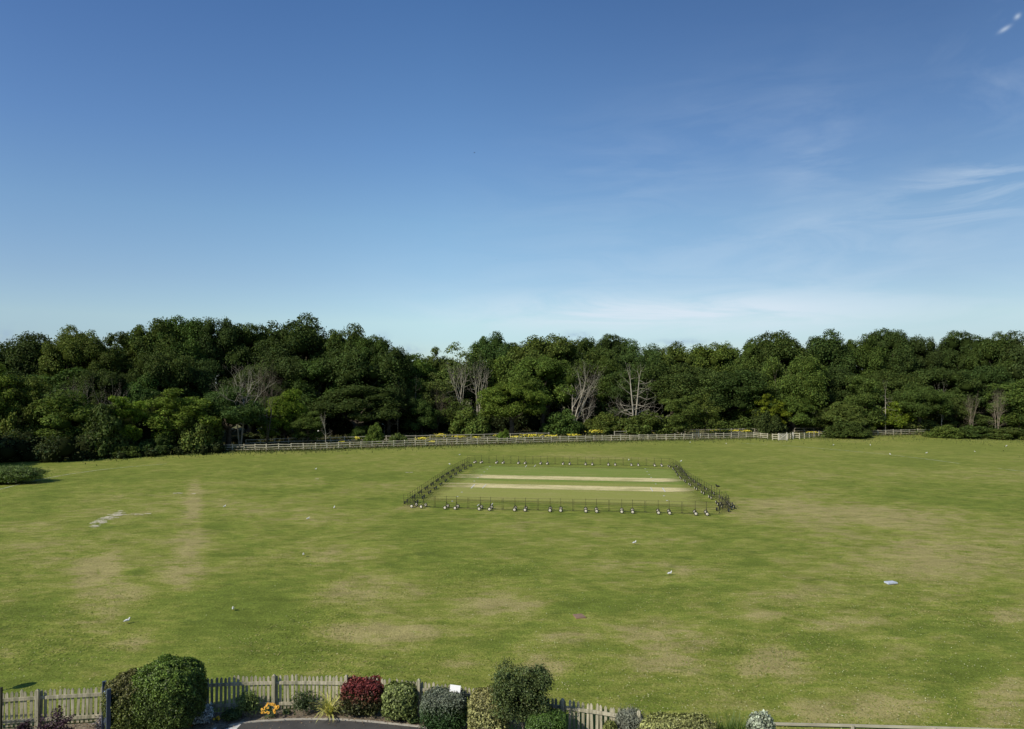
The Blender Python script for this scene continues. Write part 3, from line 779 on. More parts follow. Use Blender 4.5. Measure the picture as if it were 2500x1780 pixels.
# mown square with straw coloured pitch strips
def quad_sheet(name, pts, z, mat, kind='structure', n=1):
    mb = MB(); mb.add([(x, y, z) for x, y, *_ in pts], [tuple(range(len(pts)))])
    o = mb.build(name, mat); tag(o, kind=kind); return o

pa, pb = Vector(G(1250, 1188)), Vector(G(1600, 1195.8))
PD = (pb - pa).normalized(); PN = Vector((-PD.y, PD.x, 0))
PC = Vector(G(1386, 1190.4)); PC.z = 0
def loc2w(u, v, z=0.0): q = PC + PD * u + PN * v; return (q.x, q.y, z)

def square_mat():
    m, nt, bs, out = new_mat('mown square grass')
    oc = nt.objco(); sx = nt.node('ShaderNodeSeparateXYZ'); nt.l.new(oc, sx.inputs[0])
    wob = nt.noise(oc, 0.5, 3); fin = nt.noise(nt.mapping(oc, (0.5, 1, 1)), 9, 4, 0.75); med = nt.noise(nt.mapping(oc, (0.25, 1, 1)), 0.9, 4, 0.6); fin2 = nt.noise(oc, 40, 2, 0.8)
    v = nt.math('MULTIPLY_ADD', nt.math('SUBTRACT', wob, 0.5), 0.7, sx.outputs[1])
    t = nt.range(v, -16, 24)
    c = nt.ramp(t, [(0.0, (0.275, 0.278, 0.072)), (0.18, (0.28, 0.29, 0.074)), (0.33, (0.27, 0.287, 0.07)), (0.44, (0.255, 0.278, 0.066)), (0.46, (0.18, 0.238, 0.046)), (0.56, (0.175, 0.235, 0.046)), (0.585, (0.20, 0.25, 0.052)), (0.78, (0.198, 0.25, 0.052)), (0.86, (0.26, 0.276, 0.074)), (1.0, (0.285, 0.28, 0.08))])
    c = nt.mix(nt.range(med, 0.5, 0.75, 0, 0.6), c, (0.36, 0.31, 0.125, 1))
    g = nt.math('MULTIPLY_ADD', nt.math('SUBTRACT', fin, 0.5), 1.0, nt.math('MULTIPLY_ADD', nt.math('SUBTRACT', fin2, 0.5), 0.8, 1.0))
    gm = nt.node('ShaderNodeCombineColor')
    for k in range(3): nt.put(gm.inputs[k], g)
    c = nt.mix(1.0, c, gm.outputs[0], 'MULTIPLY')
    nt.put(bs.inputs['Base Color'], c); bs.inputs['Roughness'].default_value = 0.9; bs.inputs['Specular IOR Level'].default_value = 0.06
    # soft outline: the square melts into the outfield
    u = nt.math('ABSOLUTE', sx.outputs[0]); e1 = nt.range(nt.math('MULTIPLY_ADD', wob, 3.0, u), 13.2, 15.0, 1, 0)
    e2 = nt.range(nt.math('ABSOLUTE', nt.math('SUBTRACT', v, 2.2)), 12.5, 14.5, 1, 0)
    al = nt.math('MULTIPLY', e1, e2)
    tr = nt.node('ShaderNodeBsdfTransparent'); mx = nt.node('ShaderNodeMixShader')
    nt.put(mx.inputs[0], al); nt.l.new(tr.outputs[0], mx.inputs[1]); nt.l.new(bs.outputs[0], mx.inputs[2]); nt.l.new(mx.outputs[0], out.inputs[0])
    return m

def strip_mat():
    m, nt, bs, out = new_mat('straw coloured pitch')
    oc = nt.objco(); sx = nt.node('ShaderNodeSeparateXYZ'); nt.l.new(oc, sx.inputs[0])
    n = nt.noise(nt.mapping(oc, (0.6, 1.6, 1)), 2.4, 5, 0.7); f = nt.noise(oc, 14, 4, 0.75); b = nt.noise(nt.mapping(oc, (0.35, 1, 1)), 0.6, 3, 0.6)
    c = nt.ramp(n, [(0.3, (0.46, 0.40, 0.18)), (0.5, (0.66, 0.57, 0.285)), (0.72, (0.78, 0.69, 0.38))])
    c = nt.mix(nt.range(b, 0.46, 0.68, 0, 0.65), c, (0.30, 0.29, 0.10, 1))
    g = nt.math('MULTIPLY_ADD', nt.math('SUBTRACT', f, 0.5), 0.7, 1.0)
    gm = nt.node('ShaderNodeCombineColor')
    for k in range(3): nt.put(gm.inputs[k], g)
    nt.put(bs.inputs['Base Color'], nt.mix(1.0, c, gm.outputs[0], 'MULTIPLY')); bs.inputs['Roughness'].default_value = 0.95; bs.inputs['Specular IOR Level'].default_value = 0.05
    u = nt.math('ABSOLUTE', sx.outputs[0])
    e1 = nt.range(nt.math('MULTIPLY_ADD', b, 9.0, u), 14.5, 18.2, 1, 0)
    e2 = nt.range(nt.math('MULTIPLY_ADD', nt.math('SUBTRACT', n, 0.5), 1.5, nt.math('ABSOLUTE', sx.outputs[1])), 1.25, 1.68, 1, 0)
    al = nt.math('MULTIPLY', nt.math('MULTIPLY', e1, e2), nt.range(f, 0.2, 0.5, 0.7, 1.0))
    tr = nt.node('ShaderNodeBsdfTransparent'); mx = nt.node('ShaderNodeMixShader')
    nt.put(mx.inputs[0], al); nt.l.new(tr.outputs[0], mx.inputs[1]); nt.l.new(bs.outputs[0], mx.inputs[2]); nt.l.new(mx.outputs[0], out.inputs[0])
    return m

def flat_local(name, hx, hy, mat, u, v, z):
    mb = MB(); mb.add([(-hx, -hy, 0), (hx, -hy, 0), (hx, hy, 0), (-hx, hy, 0)], [(0, 1, 2, 3)])
    o = mb.build(name, mat); o.location = loc2w(u, v, z); o.rotation_euler = (0, 0, math.atan2(PD.y, PD.x)); tag(o, kind='structure'); return o
SQM, STM = square_mat(), strip_mat()
sq = flat_local('mown_square', 16.5, 18, SQM, 0, 2.0, 0.008)
for nm, py in (('pitch_strip', 1190.3), ('pitch_strip', 1167.8)):
    c0 = Vector(G(1386, py)); flat_local(nm, 17.5, 1.7, STM, (c0 - PC).dot(PD), (c0 - PC).dot(PN), 0.014)

# white crease lines and the spots left by other pitches
mb = MB()
def crease(px0, py0, px1, py1, w=0.07):
    a, b = Vector(G(px0, py0)), Vector(G(px1, py1)); d = (b - a).normalized(); n = Vector((-d.y, d.x, 0)) * w / 2
    mb.add([(q.x, q.y, 0.02) for q in (a - n, b - n, b + n, a + n)], [(0, 1, 2, 3)])
crease(1150, 1192.5, 1159, 1183, .11); crease(1177.5, 1192.5, 1187, 1183, .08); crease(1588, 1190.5, 1593.5, 1200, .08); crease(1617, 1191.5, 1624, 1201, .11)
for px, py in ((1195.6, 1139), (1189.7, 1146), (1182.4, 1152.6), (1175.3, 1160), (1166.6, 1166.8), (1158, 1175), (1127.5, 1202), (1116.7, 1213), (1104, 1224), (1575.3, 1145), (1580, 1152), (1585, 1159), (1589.6, 1166), (1595, 1174), (1601, 1182), (1620.7, 1211), (1628.6, 1222.5)):
    x, y, _ = G(px, py); s = 0.085
    mb.add([(x - s, y - s * 1.6, 0.021), (x + s, y - s * 1.6, 0.021), (x + s, y + s * 1.6, 0.021), (x - s, y + s * 1.6, 0.021)], [(0, 1, 2, 3)])
for a, b, c_, d_ in ((1165, 1236, 1170, 1231), (1197, 1238, 1203, 1229), (1282, 1141, 1286, 1136), (1304, 1140, 1308, 1135)): crease(a, b, c_, d_, .07)
tag(mb.build('crease_marking', M['white_paint']), kind='structure')

# boundary line and old paint scuffs
def ribbon(mb, pts, w, z):
    P = [Vector(p) for p in pts]
    for i in range(len(P) - 1):
        d = (P[i + 1] - P[i]).normalized(); n = Vector((-d.y, d.x, 0)) * w / 2
        mb.add([(q.x, q.y, z) for q in (P[i] - n, P[i + 1] - n, P[i + 1] + n, P[i] + n)], [(0, 1, 2, 3)])
def fine_line_mat():
    m, nt, bs, out = new_mat('faded boundary paint')
    p = nt.pos(); n = nt.noise(p, 1.2, 4, 0.7)
    nt.put(bs.inputs['Base Color'], (0.62, 0.62, 0.42, 1)); bs.inputs['Roughness'].default_value = 0.9
    tr = nt.node('ShaderNodeBsdfTransparent'); mx = nt.node('ShaderNodeMixShader')
    nt.put(mx.inputs[0], nt.range(n, 0.35, 0.6, 0.15, 0.9)); nt.l.new(tr.outputs[0], mx.inputs[1]); nt.l.new(bs.outputs[0], mx.inputs[2]); nt.l.new(mx.outputs[0], out.inputs[0])
    return m
M['line'] = fine_line_mat()
mb = MB()
ribbon(mb, [G(a, b) for a, b in ((-150, 1226), (0, 1195), (60, 1180), (110, 1169), (170, 1158), (250, 1147), (330, 1139), (420, 1132))], 0.16, 0.035)
ribbon(mb, [G(a, b) for a, b in ((1800, 1082), (1900, 1087), (1990, 1094), (2080, 1102), (2170, 1110.5), (2260, 1121), (2350, 1133), (2430, 1143), (2500, 1152), (2650, 1172))], 0.17, 0.035)
tag(mb.build('boundary_line', M['line']), kind='structure')
mb = MB(); rr = random.Random(4)
for k in range(80):
    t = rr.random(); x, y, _ = G(217 + 73 * t + rr.uniform(-6, 6), 1285 - 31 * t + rr.uniform(-7, 5)); a = rr.uniform(-.2, .7); L = rr.uniform(0.15, 0.6)
    ribbon(mb, [(x, y, 0), (x + math.cos(a) * L, y + math.sin(a) * L, 0)], rr.uniform(.05, .13), 0.03 + k * 0.0001)
for k in range(14):
    x, y, _ = G(300 + 60 * rr.random(), 1256 + rr.uniform(-1.5, 2)); L = rr.uniform(.2, .6)
    ribbon(mb, [(x, y, 0), (x + L, y + rr.uniform(-.1, .1), 0)], rr.uniform(.04, .09), 0.0365 + k * 0.0001)
for px, py in ((422, 1205), (430, 1204.5), (436, 1205), (468, 1206), (990, 1154), (1000, 1154), (770, 1170)):
    x, y, _ = G(px, py); ribbon(mb, [(x, y, 0), (x + .4, y, 0)], .2, 0.04)
M['scuff'] = simple_mat('worn bare chalky ground', (0.78, 0.72, 0.55), (0.58, 0.52, 0.36), 3, 0.95, 0.05)
tag(mb.build('paint_scuff', M['scuff']), kind='structure')

# ------------------------------------------------------------------ clover / daisy heads in the turf (uncountable)
rng = np.random.default_rng(21)
N = 3600
px = rng.uniform(-50, 2550, N); py = 1200 + 580 * rng.random(N) ** 0.8
dens = np.where(px > 1250, 1.0, 0.30) * np.clip((py - 1200) / 250, 0.1, 1)
kp = rng.random(N) < dens; px, py = px[kp], py[kp]
P = np.array([G(a, b) for a, b in zip(px, py)]); P[:, 2] = 0.06
cl = rng.random(len(P))
P[:, 0] += rng.normal(0, 0.2, len(P)); P[:, 1] += rng.normal(0, 0.3, len(P))
fy = np.interp(P[:, 0], [-20, -8, 0, 4, 9], [22.5, 23.6, 22.8, 21.5, 20]) + 0.5
P = P[P[:, 1] > fy]
V = leaf_quads(P, np.tile([0, -0.6, 1.0], (len(P), 1)), 0.036, rng, 0.2, 0.9)
me = quads_mesh('clover_flowers', V, np.tile([0.52, 0.51, 0.30], (len(P), 1)) * rng.uniform(0.5, 1.15, (len(P), 1)), [M['leaf'], M['leaf']])
tag(link('clover_flowers', me), 'tiny white clover heads scattered through the mown grass', 'flowers', None, 'stuff')

n = 60000
px = rng.uniform(-60, 2560, n); py = 1330 + 450 * rng.random(n) ** 0.9
P = np.array([G(a, b) for a, b in zip(px, py)]); P[:, 2] = -0.01
P = P[P[:, 1] > np.interp(P[:, 0], [-20, -8, 0, 4, 9], [22.5, 23.6, 22.8, 21.5, 20]) + 0.4]; n = len(P)
a = rng.uniform(0, 2 * PI, n); sd = np.stack([np.cos(a), np.sin(a), np.zeros(n)], 1) * rng.uniform(.012, .03, n)[:, None]
tip = P + np.stack([rng.normal(0, .05, n), rng.normal(0, .05, n), rng.uniform(.012, .04, n)], 1)
cols = np.where(rng.random((n, 1)) < .72, [[.20, .245, .045]], [[.38, .34, .13]]) * rng.uniform(.82, 1.12, (n, 1))
tag(link('lawn_tufts', quads_mesh('lawn_tufts', np.stack([P - sd, P + sd, tip + sd * .4, tip - sd * .4], 1), cols, [M['tree_leaf'], M['core']])), 'short grass tufts standing out of the mown lawn', 'grass', None, 'stuff')

# rough grass between fences and at the foot of the wood; short tufts at the field edge
def blades(name, P, h, w, cols, rng, label, cat, lean=0.35):
    n = len(P); a = rng.uniform(0, 2 * PI, n); s = np.stack([np.cos(a), np.sin(a), np.zeros(n)], 1) * (w * rng.uniform(.6, 1.4, n))[:, None] * 0.5
    tip = P + np.stack([rng.normal(0, lean, n), rng.normal(0, lean, n), np.ones(n)], 1) * (h * rng.uniform(.55, 1.3, n))[:, None]
    V = np.stack([P - s, P + s, tip + s * 0.25, tip - s * 0.25], 1)
    return tag(link(name, quads_mesh(name, V, cols, [M['tree_leaf'], M['core']])), label, cat, None, 'stuff')
n = 26000
px = rng.uniform(500, 2320, n)
e = np.interp(px, [p for p, _ in FENCE2], [q for _, q in FENCE2])
t = rng.random(n) ** 1.2
py = e - t * np.interp(px, [500, 700, 900, 1900, 2320], [16, 28, 36, 28, 14]) + 1.0
P = np.array([G(a, b) for a, b in zip(px, py)]); P[:, 2] = -0.02
pick = rng.random(n)[:, None]
cols = np.where(pick < 0.45, [[0.085, 0.105, 0.035]], np.where(pick < 0.8, [[0.19, 0.175, 0.075]], [[0.125, 0.10, 0.06]])) * rng.uniform(.6, 1.3, (n, 1))
blades('rough_grass', P, 0.55, 0.16, cols, rng, 'tall rough grass and dock between the rail fence and the wood', 'rough grass')
n = 9000
px = rng.uniform(200, 2560, n); fx = [p for p, _ in FIELD_EDGE]; fy_ = [q for _, q in FIELD_EDGE]
py = np.interp(px, fx, fy_) + rng.exponential(2.2, n) * np.where(px > 2000, 2.4, 1.0)
P = np.array([G(a, b) for a, b in zip(px, py)]); P[:, 2] = -0.02
cols = np.tile([0.13, 0.155, 0.045], (n, 1)) * rng.uniform(.55, 1.25, (n, 1))
blades('verge_grass', P, 0.22, 0.14, cols, rng, 'longer unmown grass fringe along the far edge of the field', 'grass')

# ------------------------------------------------------------------ post and rail fences
def post_rail(name, pts, label, rails, hpost, spacing, mat, jitter=0.03, hide=None):
    P = [Vector(p) for p in pts]
    root = empty(name, P[0]); tag(root, label, 'fence'); o = P[0]
    r_ = random.Random(len(pts) * 7 + int(abs(o.x)))
    posts = []
    for i in range(len(P) - 1):
        L = (P[i + 1] - P[i]).length; n = max(1, round(L / spacing))
        for k in range(n): posts.append(P[i].lerp(P[i + 1], k / n))
    posts.append(P[-1])
    pm = None
    for q in posts:
        b = MB(); hh = hpost * r_.uniform(.97, 1.04); b.box((0, 0, hh / 2 - .1), (.12, .10, hh + .2)); b.add([(-.06, -.05, hh), (.06, -.05, hh), (.06, .05, hh), (-.06, .05, hh), (0, 0, hh + .03)], [(0, 1, 4), (1, 2, 4), (2, 3, 4), (3, 0, 4)])
        ob = b.build('post', M[mat], root); ob.location = q - o + Vector((0, 0, 0)); ob.rotation_euler = (r_.gauss(0, .015), r_.gauss(0, .02), r_.gauss(0, .1))
    for z in rails:
        b = MB()
        for i in range(len(posts) - 1):
            a = posts[i] - o; c = posts[i + 1] - o; d = (c - a).normalized(); off = Vector((d.y, -d.x, 0)) * 0.075
            b.beam(a + off + Vector((0, 0, z + r_.gauss(0, jitter))), c + off + Vector((0, 0, z + r_.gauss(0, jitter))), .045, .095)
        b.build('rail', M[mat], root)
    return root
post_rail('rail_fence', [G(*p) for p in FENCE2[:9]] + [G(1874, 1073)], 'long pale three rail timber fence along the far field edge', (0.35, 0.72, 1.08), 1.2, 1.75, 'rail_wood')
post_rail('rail_fence', [G(1886, 1074.5), G(1900, 1075)], 'very short three rail fence left of the field gate', (0.35, 0.72, 1.08), 1.2, 1.75, 'rail_wood')
post_rail('rail_fence', [G(1923, 1074), G(1936, 1071), G(1952, 1072.5), G(1999, 1067.5), G(2060, 1066)], 'short timber rail fence right of the field gate', (0.35, 0.72, 1.08), 1.2, 2.2, 'rail_wood')
post_rail('rail_fence', [G(2105, 1064.5), G(2200, 1062.5), G(2300, 1060)], 'timber rail fence between the dark bush and the right brambles', (0.35, 0.72, 1.08), 1.2, 2.1, 'rail_wood')
post_rail('rail_fence', [G(600, 1090.5), G(705, 1086), G(907, 1081), (G(1050, 1078)), G(1214, 1074), G(1340, 1071)], 'greyer two rail fence standing behind the long one', (0.6, 1.15), 1.22, 2.6, 'rail_grey')
post_rail('rail_fence', [G(1500, 1067), G(1700, 1062), G(1870, 1059.5)], 'dark rear rail fence behind the slender young trees', (0.6, 1.1), 1.2, 2.6, 'rail_grey')
post_rail('rail_fence', [G(1940, 1058.5), G(2010, 1057), G(2060, 1056.5)], 'rear rail fence crossing the grass right of the gate', (0.6, 1.1), 1.15, 2.6, 'rail_grey')

# field gate
ga, gb = Vector(G(1901.5, 1075)), Vector(G(1921, 1075))
root = empty('field_gate', ga); tag(root, 'small pale wooden field gate with crossed braces', 'gate')
gw = gb - ga
for v_, h in ((Vector(), 1.35), (gw, 1.5)):
    b = MB(); b.box(v_ + Vector((0, 0, h / 2 - .1)), (.14, .14, h + .2)); b.build('gate_post', M['gate_wood'], root)
b = MB()
for z in (.14, .36, .58, .80, 1.0, 1.2): b.beam(gw * .06 + Vector((0, -.03, z)), gw * .94 + Vector((0, -.03, z)), .04, .085)
for k in (.08, .92): b.box(gw * k + Vector((0, 0, .67)), (.09, .035, 1.2))
b.build('gate_bars', M['gate_wood'], root)
b = MB(); b.beam(gw * .1 + Vector((0, -.08, .18)), gw * .9 + Vector((0, -.08, 1.15)), .03, .08); b.beam(gw * .1 + Vector((0, -.115, 1.15)), gw * .5 + Vector((0, -.115, .66)), .03, .08)
b.build('brace', M['gate_wood'], root)
p = G(1936, 1072); b = MB(); b.box((0, 0, .62), (.18, .18, 1.35)); b.box((0, 0, 1.33), (.22, .22, .07))
o = b.build('gate_stop_post', M['gate_wood']); o.location = p; tag(o, 'thick pale post just right of the field gate', 'post')

# notice and marker posts near the wood
def notice(px, top, base, hpole, label, panel, panel_z, name='notice_post'):
    p = G(px, base); root = empty(name, p); tag(root, label, 'sign')
    b = MB(); b.tube([(0, 0, -.1), (0, 0, hpole)], .055, 6); b.build('pole', M['bollard_grey'], root)
    if panel:
        b = MB(); b.box((0, -.075, panel_z), (panel[0], .03, panel[1])); b.build('notice', M['white_paper'], root)
notice(777, 1047, 1072, 3.0, 'thin grey post carrying a white notice in front of the dark wood', (.30, .50), 1.75)
notice(1983, 1028, 1050, 2.6, 'thin post with a small pale notice right of the field gate', (.42, .60), 2.3)
notice(713, 1046, 1073, 2.4, 'plain thin grey post left of the white notice post', None, 0, 'marker_post')
notice(938, 1044, 1064, 1.9, 'short pale marker post under the low spreading oak', None, 0, 'marker_post')
notice(972.5, 1016, 1056, 4.4, 'tall thin blue grey pole at the edge of the dark oaks', None, 0, 'marker_post')
for i, (pxx, top, base) in enumerate(((1664, 1046, 1073), (1705, 1046, 1076))):
    p = G(pxx, base - 8); q = at(pxx, top, p[1]); b = MB(); b.tube([(0, 0, -.1), (.02, 0, q[2])], [.11, .09], 7)
    o = b.build('tree_stake', M['gate_wood']); o.location = p; tag(o, 'pale stake behind the rail fence, ' + ('left' if i == 0 else 'right') + ' of the pair by the slender young trees', 'stake', 'pale stakes by the young trees')

# ragwort clumps
def ragwort(px, base, wpx, top, label, i):
    p = G(px, base); d = p[1]; w = wpx / F * d; h = at(px, top, d)[2]
    rg = np.random.default_rng(300 + i); root = empty('ragwort_clump', p); tag(root, label, 'flowers', 'yellow flower clumps behind the rail fence')
    n = max(60, int(w * 130)); xy = rg.normal(0, 1, (n, 2)) * np.array([w * .3, .3]); hh = h * rg.uniform(.25, .85, n)
    P = np.column_stack([xy, hh]); me = quads_mesh('foliage', leaf_quads(P, np.tile([0, -.4, .6], (n, 1)), .2, rg, .8), np.tile([.085, .11, .035], (n, 1)) * rg.uniform(.6, 1.4, (n, 1)), [M['tree_leaf'], M['core']]); link('foliage', me, root)
    n = max(16, int(w * 46)); xy = rg.normal(0, 1, (n, 2)) * np.array([w * .26, .3]); hh = h * rg.uniform(.62, 1.02, n)
    P = np.column_stack([xy, hh]); me = quads_mesh('flower_heads', leaf_quads(P, np.tile([-.3, -.8, .6], (n, 1)), .17, rg, .35, .95), np.tile([.72, .62, .07], (n, 1)) * rg.uniform(.7, 1.15, (n, 1)), [M['tree_leaf'], M['core']]); link('flower_heads', me, root)
RAG = [(873, 1082, 14, 1066, 'bright yellow clump behind the long fence, left of the small green bush'), (834, 1086, 12, 1077, 'faint buff clump low behind the fence, leftmost of all'), (1032, 1081, 26, 1068, 'yellow clump right of the low grey green bush'), (1075, 1075, 28, 1059, 'larger yellow clump above the fence near the dead pair'),
       (1053, 1086, 16, 1077, 'low yellow clump against the rails near the dead pair'), (1120, 1076, 30, 1064, 'sparse yellow clump below the upright dead tree'), (1163, 1076, 14, 1066, 'tiny yellow clump below the upright dead tree'), (1216, 1074, 22, 1060, 'yellow clump left of the small bright sapling'), (1298, 1078, 44, 1060, 'widest yellow clump left of the forked dead tree'),
       (1345, 1078, 26, 1062, 'yellow clump below the forked dead tree'), (1455, 1066, 34, 1050, 'bright yellow clump between the two big dead trees'), (1514, 1064, 16, 1049, 'narrow yellow clump below the bleached dead tree'), (1600, 1064, 20, 1056, 'sparse yellow clump right of the bleached dead tree'),
       (1765, 1062, 46, 1049, 'wide yellow clump right of the pale stakes'), (1826, 1062, 18, 1050, 'small yellow clump left of the field gate'), (1640, 1064, 22, 1054, 'small yellow clump left of the pale stakes'), (1795, 1060, 26, 1050, 'yellow clump beside the wide one right of the pale stakes'), (1985, 1062, 30, 1054, 'sparse yellow clump in the rough grass right of the gate'), (1400, 1072, 26, 1060, 'sparse yellow clump right of the forked dead tree'), (1260, 1076, 26, 1065, 'sparse yellow clump just right of the small bright sapling'),
       (1734, 1064, 14, 1053, 'small yellow clump just right of the pale stakes')]
for i, (a, b_, c_, d_, l) in enumerate(RAG): ragwort(a, b_, c_, d_, l, i)

# ------------------------------------------------------------------ wheeled barriers round the square
def make_barrier():
    root = empty('wheeled_barrier')
    b = MB(); r = .0095
    for x in (-1.46, 1.46): b.tube([(x, 0, .06), (x, 0, 1.08)], .014, 5)
    for z in (.30, .46, .62, .79, 1.05): b.tube([(-1.46, 0, z), (1.46, 0, z)], r * (.85 if z < 1 else 1.0), 5)
    b.tube([(-1.62, 0, .16), (-1.46, 0, .08), (1.46, 0, .08), (1.62, 0, .16)], .013, 5)
    b.build('frame', M['black_steel'], root)
    for x in (-.45, .45):
        b = MB(); b.tube([(x, 0, .14), (x, 0, 1.12)], .017, 6)
        b.tube([(x, -.5, .15), (x, .5, .15)], .022, 6); b.tube([(x, .46, .17), (x, 0.02, .62)], .014, 5); b.tube([(x, -.46, .17), (x, -.02, .62)], .014, 5)
        b.build('upright', M['black_steel'], root)
    for x in (-.45, .45):
        for s in (-1, 1):
            b = MB(); y = .5 * s
            b.lathe([(.105, -.035), (.135, -.045), (.158, -.03), (.163, 0), (.158, .03), (.135, .045), (.105, .035)], 'Y', 18)
            w = b.build('wheel', M['tyre'], root, True); w.location = (x, y, .163)
            b = MB(); b.lathe([(.006, -.05), (.03, -.05), (.034, -.03), (.078, -.03), (.104, -.046), (.104, .046), (.078, .03), (.034, .03), (.03, .05), (.006, .05)], 'Y', 18)
            b.build('hub_disc', M['cream'], w, True)
    return root
proto = make_barrier(); used = [False]
ORD = ['first', 'second', 'third', 'fourth', 'fifth', 'sixth', 'seventh', 'eighth', 'ninth', 'tenth', 'eleventh', 'twelfth', 'thirteenth']
def barrier(a, b, label, flip=False):
    a, b = Vector(a), Vector(b); o = proto if not used[0] else copy_tree(proto); used[0] = True
    d = b - a; o.location = (a + b) / 2; o.rotation_euler = (0, 0, math.atan2(d.y, d.x)); o.scale = (d.length / 3.02, 1, 1)
    tag(o, label, 'barrier', 'black wheeled barriers around the cricket square'); return o
def poly_at(P, t):
    seg = [(P[i + 1] - P[i]).length for i in range(len(P) - 1)]; L = sum(seg) * t
    for i, s in enumerate(seg):
        if L <= s + 1e-6: return P[i].lerp(P[i + 1], min(1, L / s))
        L -= s
    return P[-1]
def row(pts, n, lab):
    P = [Vector(G(*p)) for p in pts]
    for k in range(n): barrier(poly_at(P, k / n), poly_at(P, (k + 1) / n), lab(k))
row([(984, 1236.5), (1066, 1241), (1230, 1246), (1490, 1250.5), (1757, 1258)], 9, lambda k: 'wheeled barrier panel in the near row, %s from its left end' % ORD[k])
row([(1141, 1130.5), (1635, 1139)], 9, lambda k: 'wheeled barrier panel in the far row, %s from its left end' % ORD[k])
row([(995, 1236), (1035, 1207), (1092, 1166), (1120, 1149), (1146, 1136)], 11, lambda k: 'wheeled barrier panel seen end on in the left side row, %s from the near corner' % ORD[k])
row([(1636, 1138.5), (1655, 1147), (1666, 1165), (1696, 1187.5), (1735, 1211), (1757, 1224)], 10, lambda k: 'wheeled barrier panel in the right side row, %s from the far corner' % ORD[k])
barrier(G(1757, 1224), G(1773, 1243), 'wheeled barrier panel folded at the near right corner, rearmost of the three')
barrier(G(1756, 1255), G(1779, 1238), 'wheeled barrier panel folded at the near right corner, middle one crossing the others')
barrier(G(1782, 1249), G(1770, 1228), 'wheeled barrier panel folded at the near right corner, rightmost of the three')

# ------------------------------------------------------------------ birds
def loft(mb, rings, seg=10):
    """rings: (x, z, half width y, half height) in the bird's own plane"""
    base = len(mb.v); n = len(rings)
    for i, (x, z, ry, rz) in enumerate(rings):
        x0, z0 = rings[max(0, i - 1)][:2]; x1, z1 = rings[min(n - 1, i + 1)][:2]
        t = Vector((x1 - x0, 0, z1 - z0)).normalized(); nv = Vector((-t.z, 0, t.x))
        for k in range(seg):
            a = 2 * PI * k / seg
            p = Vector((x, 0, z)) + Vector((0, 1, 0)) * (ry * math.cos(a)) + nv * (rz * math.sin(a)); mb.v.append(tuple(p))
    for i in range(n - 1):
        for k in range(seg):
            k2 = (k + 1) % seg; mb.f.append((base + i * seg + k, base + i * seg + k2, base + (i + 1) * seg + k2, base + (i + 1) * seg + k)); mb.mi.append(0)
    mb.f.append(tuple(base + k for k in reversed(range(seg)))); mb.mi.append(0); mb.f.append(tuple(base + (n - 1) * seg + k for k in range(seg))); mb.mi.append(0)

def make_gull(name='gull', body='white_feather', wing='grey_feather', beak='beak', upright=True):
    root = empty(name)
    b = MB(); loft(b, [(-.155, .112, .006, .004), (-.12, .122, .028, .012), (-.075, .138, .046, .036), (-.02, .156, .062, .058), (.05, .165, .062, .06), (.095, .182, .05, .05), (.108, .222, .035, .038), (.112, .256, .031, .034), (.122, .284, .035, .034), (.146, .288, .026, .026), (.162, .282, .010, .010)])
    b.build('body', M[body], root, True)
    for s in (-1, 1):
        b = MB(); loft(b, [(-.17, .126, .004, .006), (-.115, .146, .014, .022), (-.06, .172, .018, .036), (.02, .182, .018, .04), (.07, .185, .008, .02)], 8)
        b.v = [(x, y + s * .047, z) for x, y, z in b.v]; b.build('wing', M[wing], root, True)
    b = MB(); b.tube([(.155, 0, .282), (.18, 0, .277), (.195, 0, .269)], [.009, .007, .002], 6); b.build('beak', M[beak], root)
    for s in (-1, 1):
        b = MB(); b.tube([(.0, s * .025, .12), (-.005, s * .025, .07), (.0, s * .025, .008)], [.008, .005, .005], 5)
        b.add([(.0, s * .025, .006), (.045, s * .025 - .018, .004), (.05, s * .025, .005), (.045, s * .025 + .018, .004)], [(0, 1, 2), (0, 2, 3)]); b.build('leg', M[beak], root)
    return root
gp_ = make_gull(); gu = [False]
GULLS = [
 (310, 1523, 25, 1.1, 'nearest white gull on the grass, left of the middle of the lawn'),
 (569, 1493, -70, 1.05, 'white gull facing the fence, second nearest on the left lawn'),
 (741, 1359, -80, 1.05, 'white gull seen head on in the left middle of the lawn'),
 (752, 1270, 35, 1.0, 'white gull walking right, between two others left of the square'),
 (816, 1242.5, 80, 1.0, 'white gull on the lawn nearest the left corner of the barriers'),
 (548, 1240, 20, 1.0, 'white gull right of the worn brown strip on the left lawn'),
 (1549, 1330, 15, 1.1, 'white gull below the near row of barriers'),
 (1635, 1406, 10, 1.1, 'white gull with grey back on the right middle lawn'),
 (1098, 1135.5, 170, 1.0, 'white gull outside the left barrier row near its far corner'),
 (1122, 1112.5, 30, 1.0, 'white gull on the far grass above the left barrier corner'),
 (771, 1147.5, 0, 1.0, 'white gull alone on the far left grass below the rail fence'),
 (1535, 1125.5, 60, 1.1, 'white gull behind the far barrier row near its right end'),
 (1685, 1082, 40, 1.0, 'white gull on the far grass below the pale stakes'),
 (1773, 1085, 90, 1.0, 'white gull on the far grass left of the field gate'),
 (2035, 1088, 20, 1.0, 'white gull on the far right grass, nearest the field gate'),
 (2125, 1088.5, 70, 1.1, 'white gull on the far right grass below the dark fence bush'),
 (2173, 1111.5, 80, 1.2, 'white gull standing on the right boundary line'),
 (2262, 1108.5, 10, 1.2, 'white gull above the right boundary line'),
 (2457, 1091.5, 15, 1.3, 'white gull on the far grass nearest the right picture edge'),
 (2380, 1104, 100, .8, 'small pale gull on the far right grass between two others'),
]
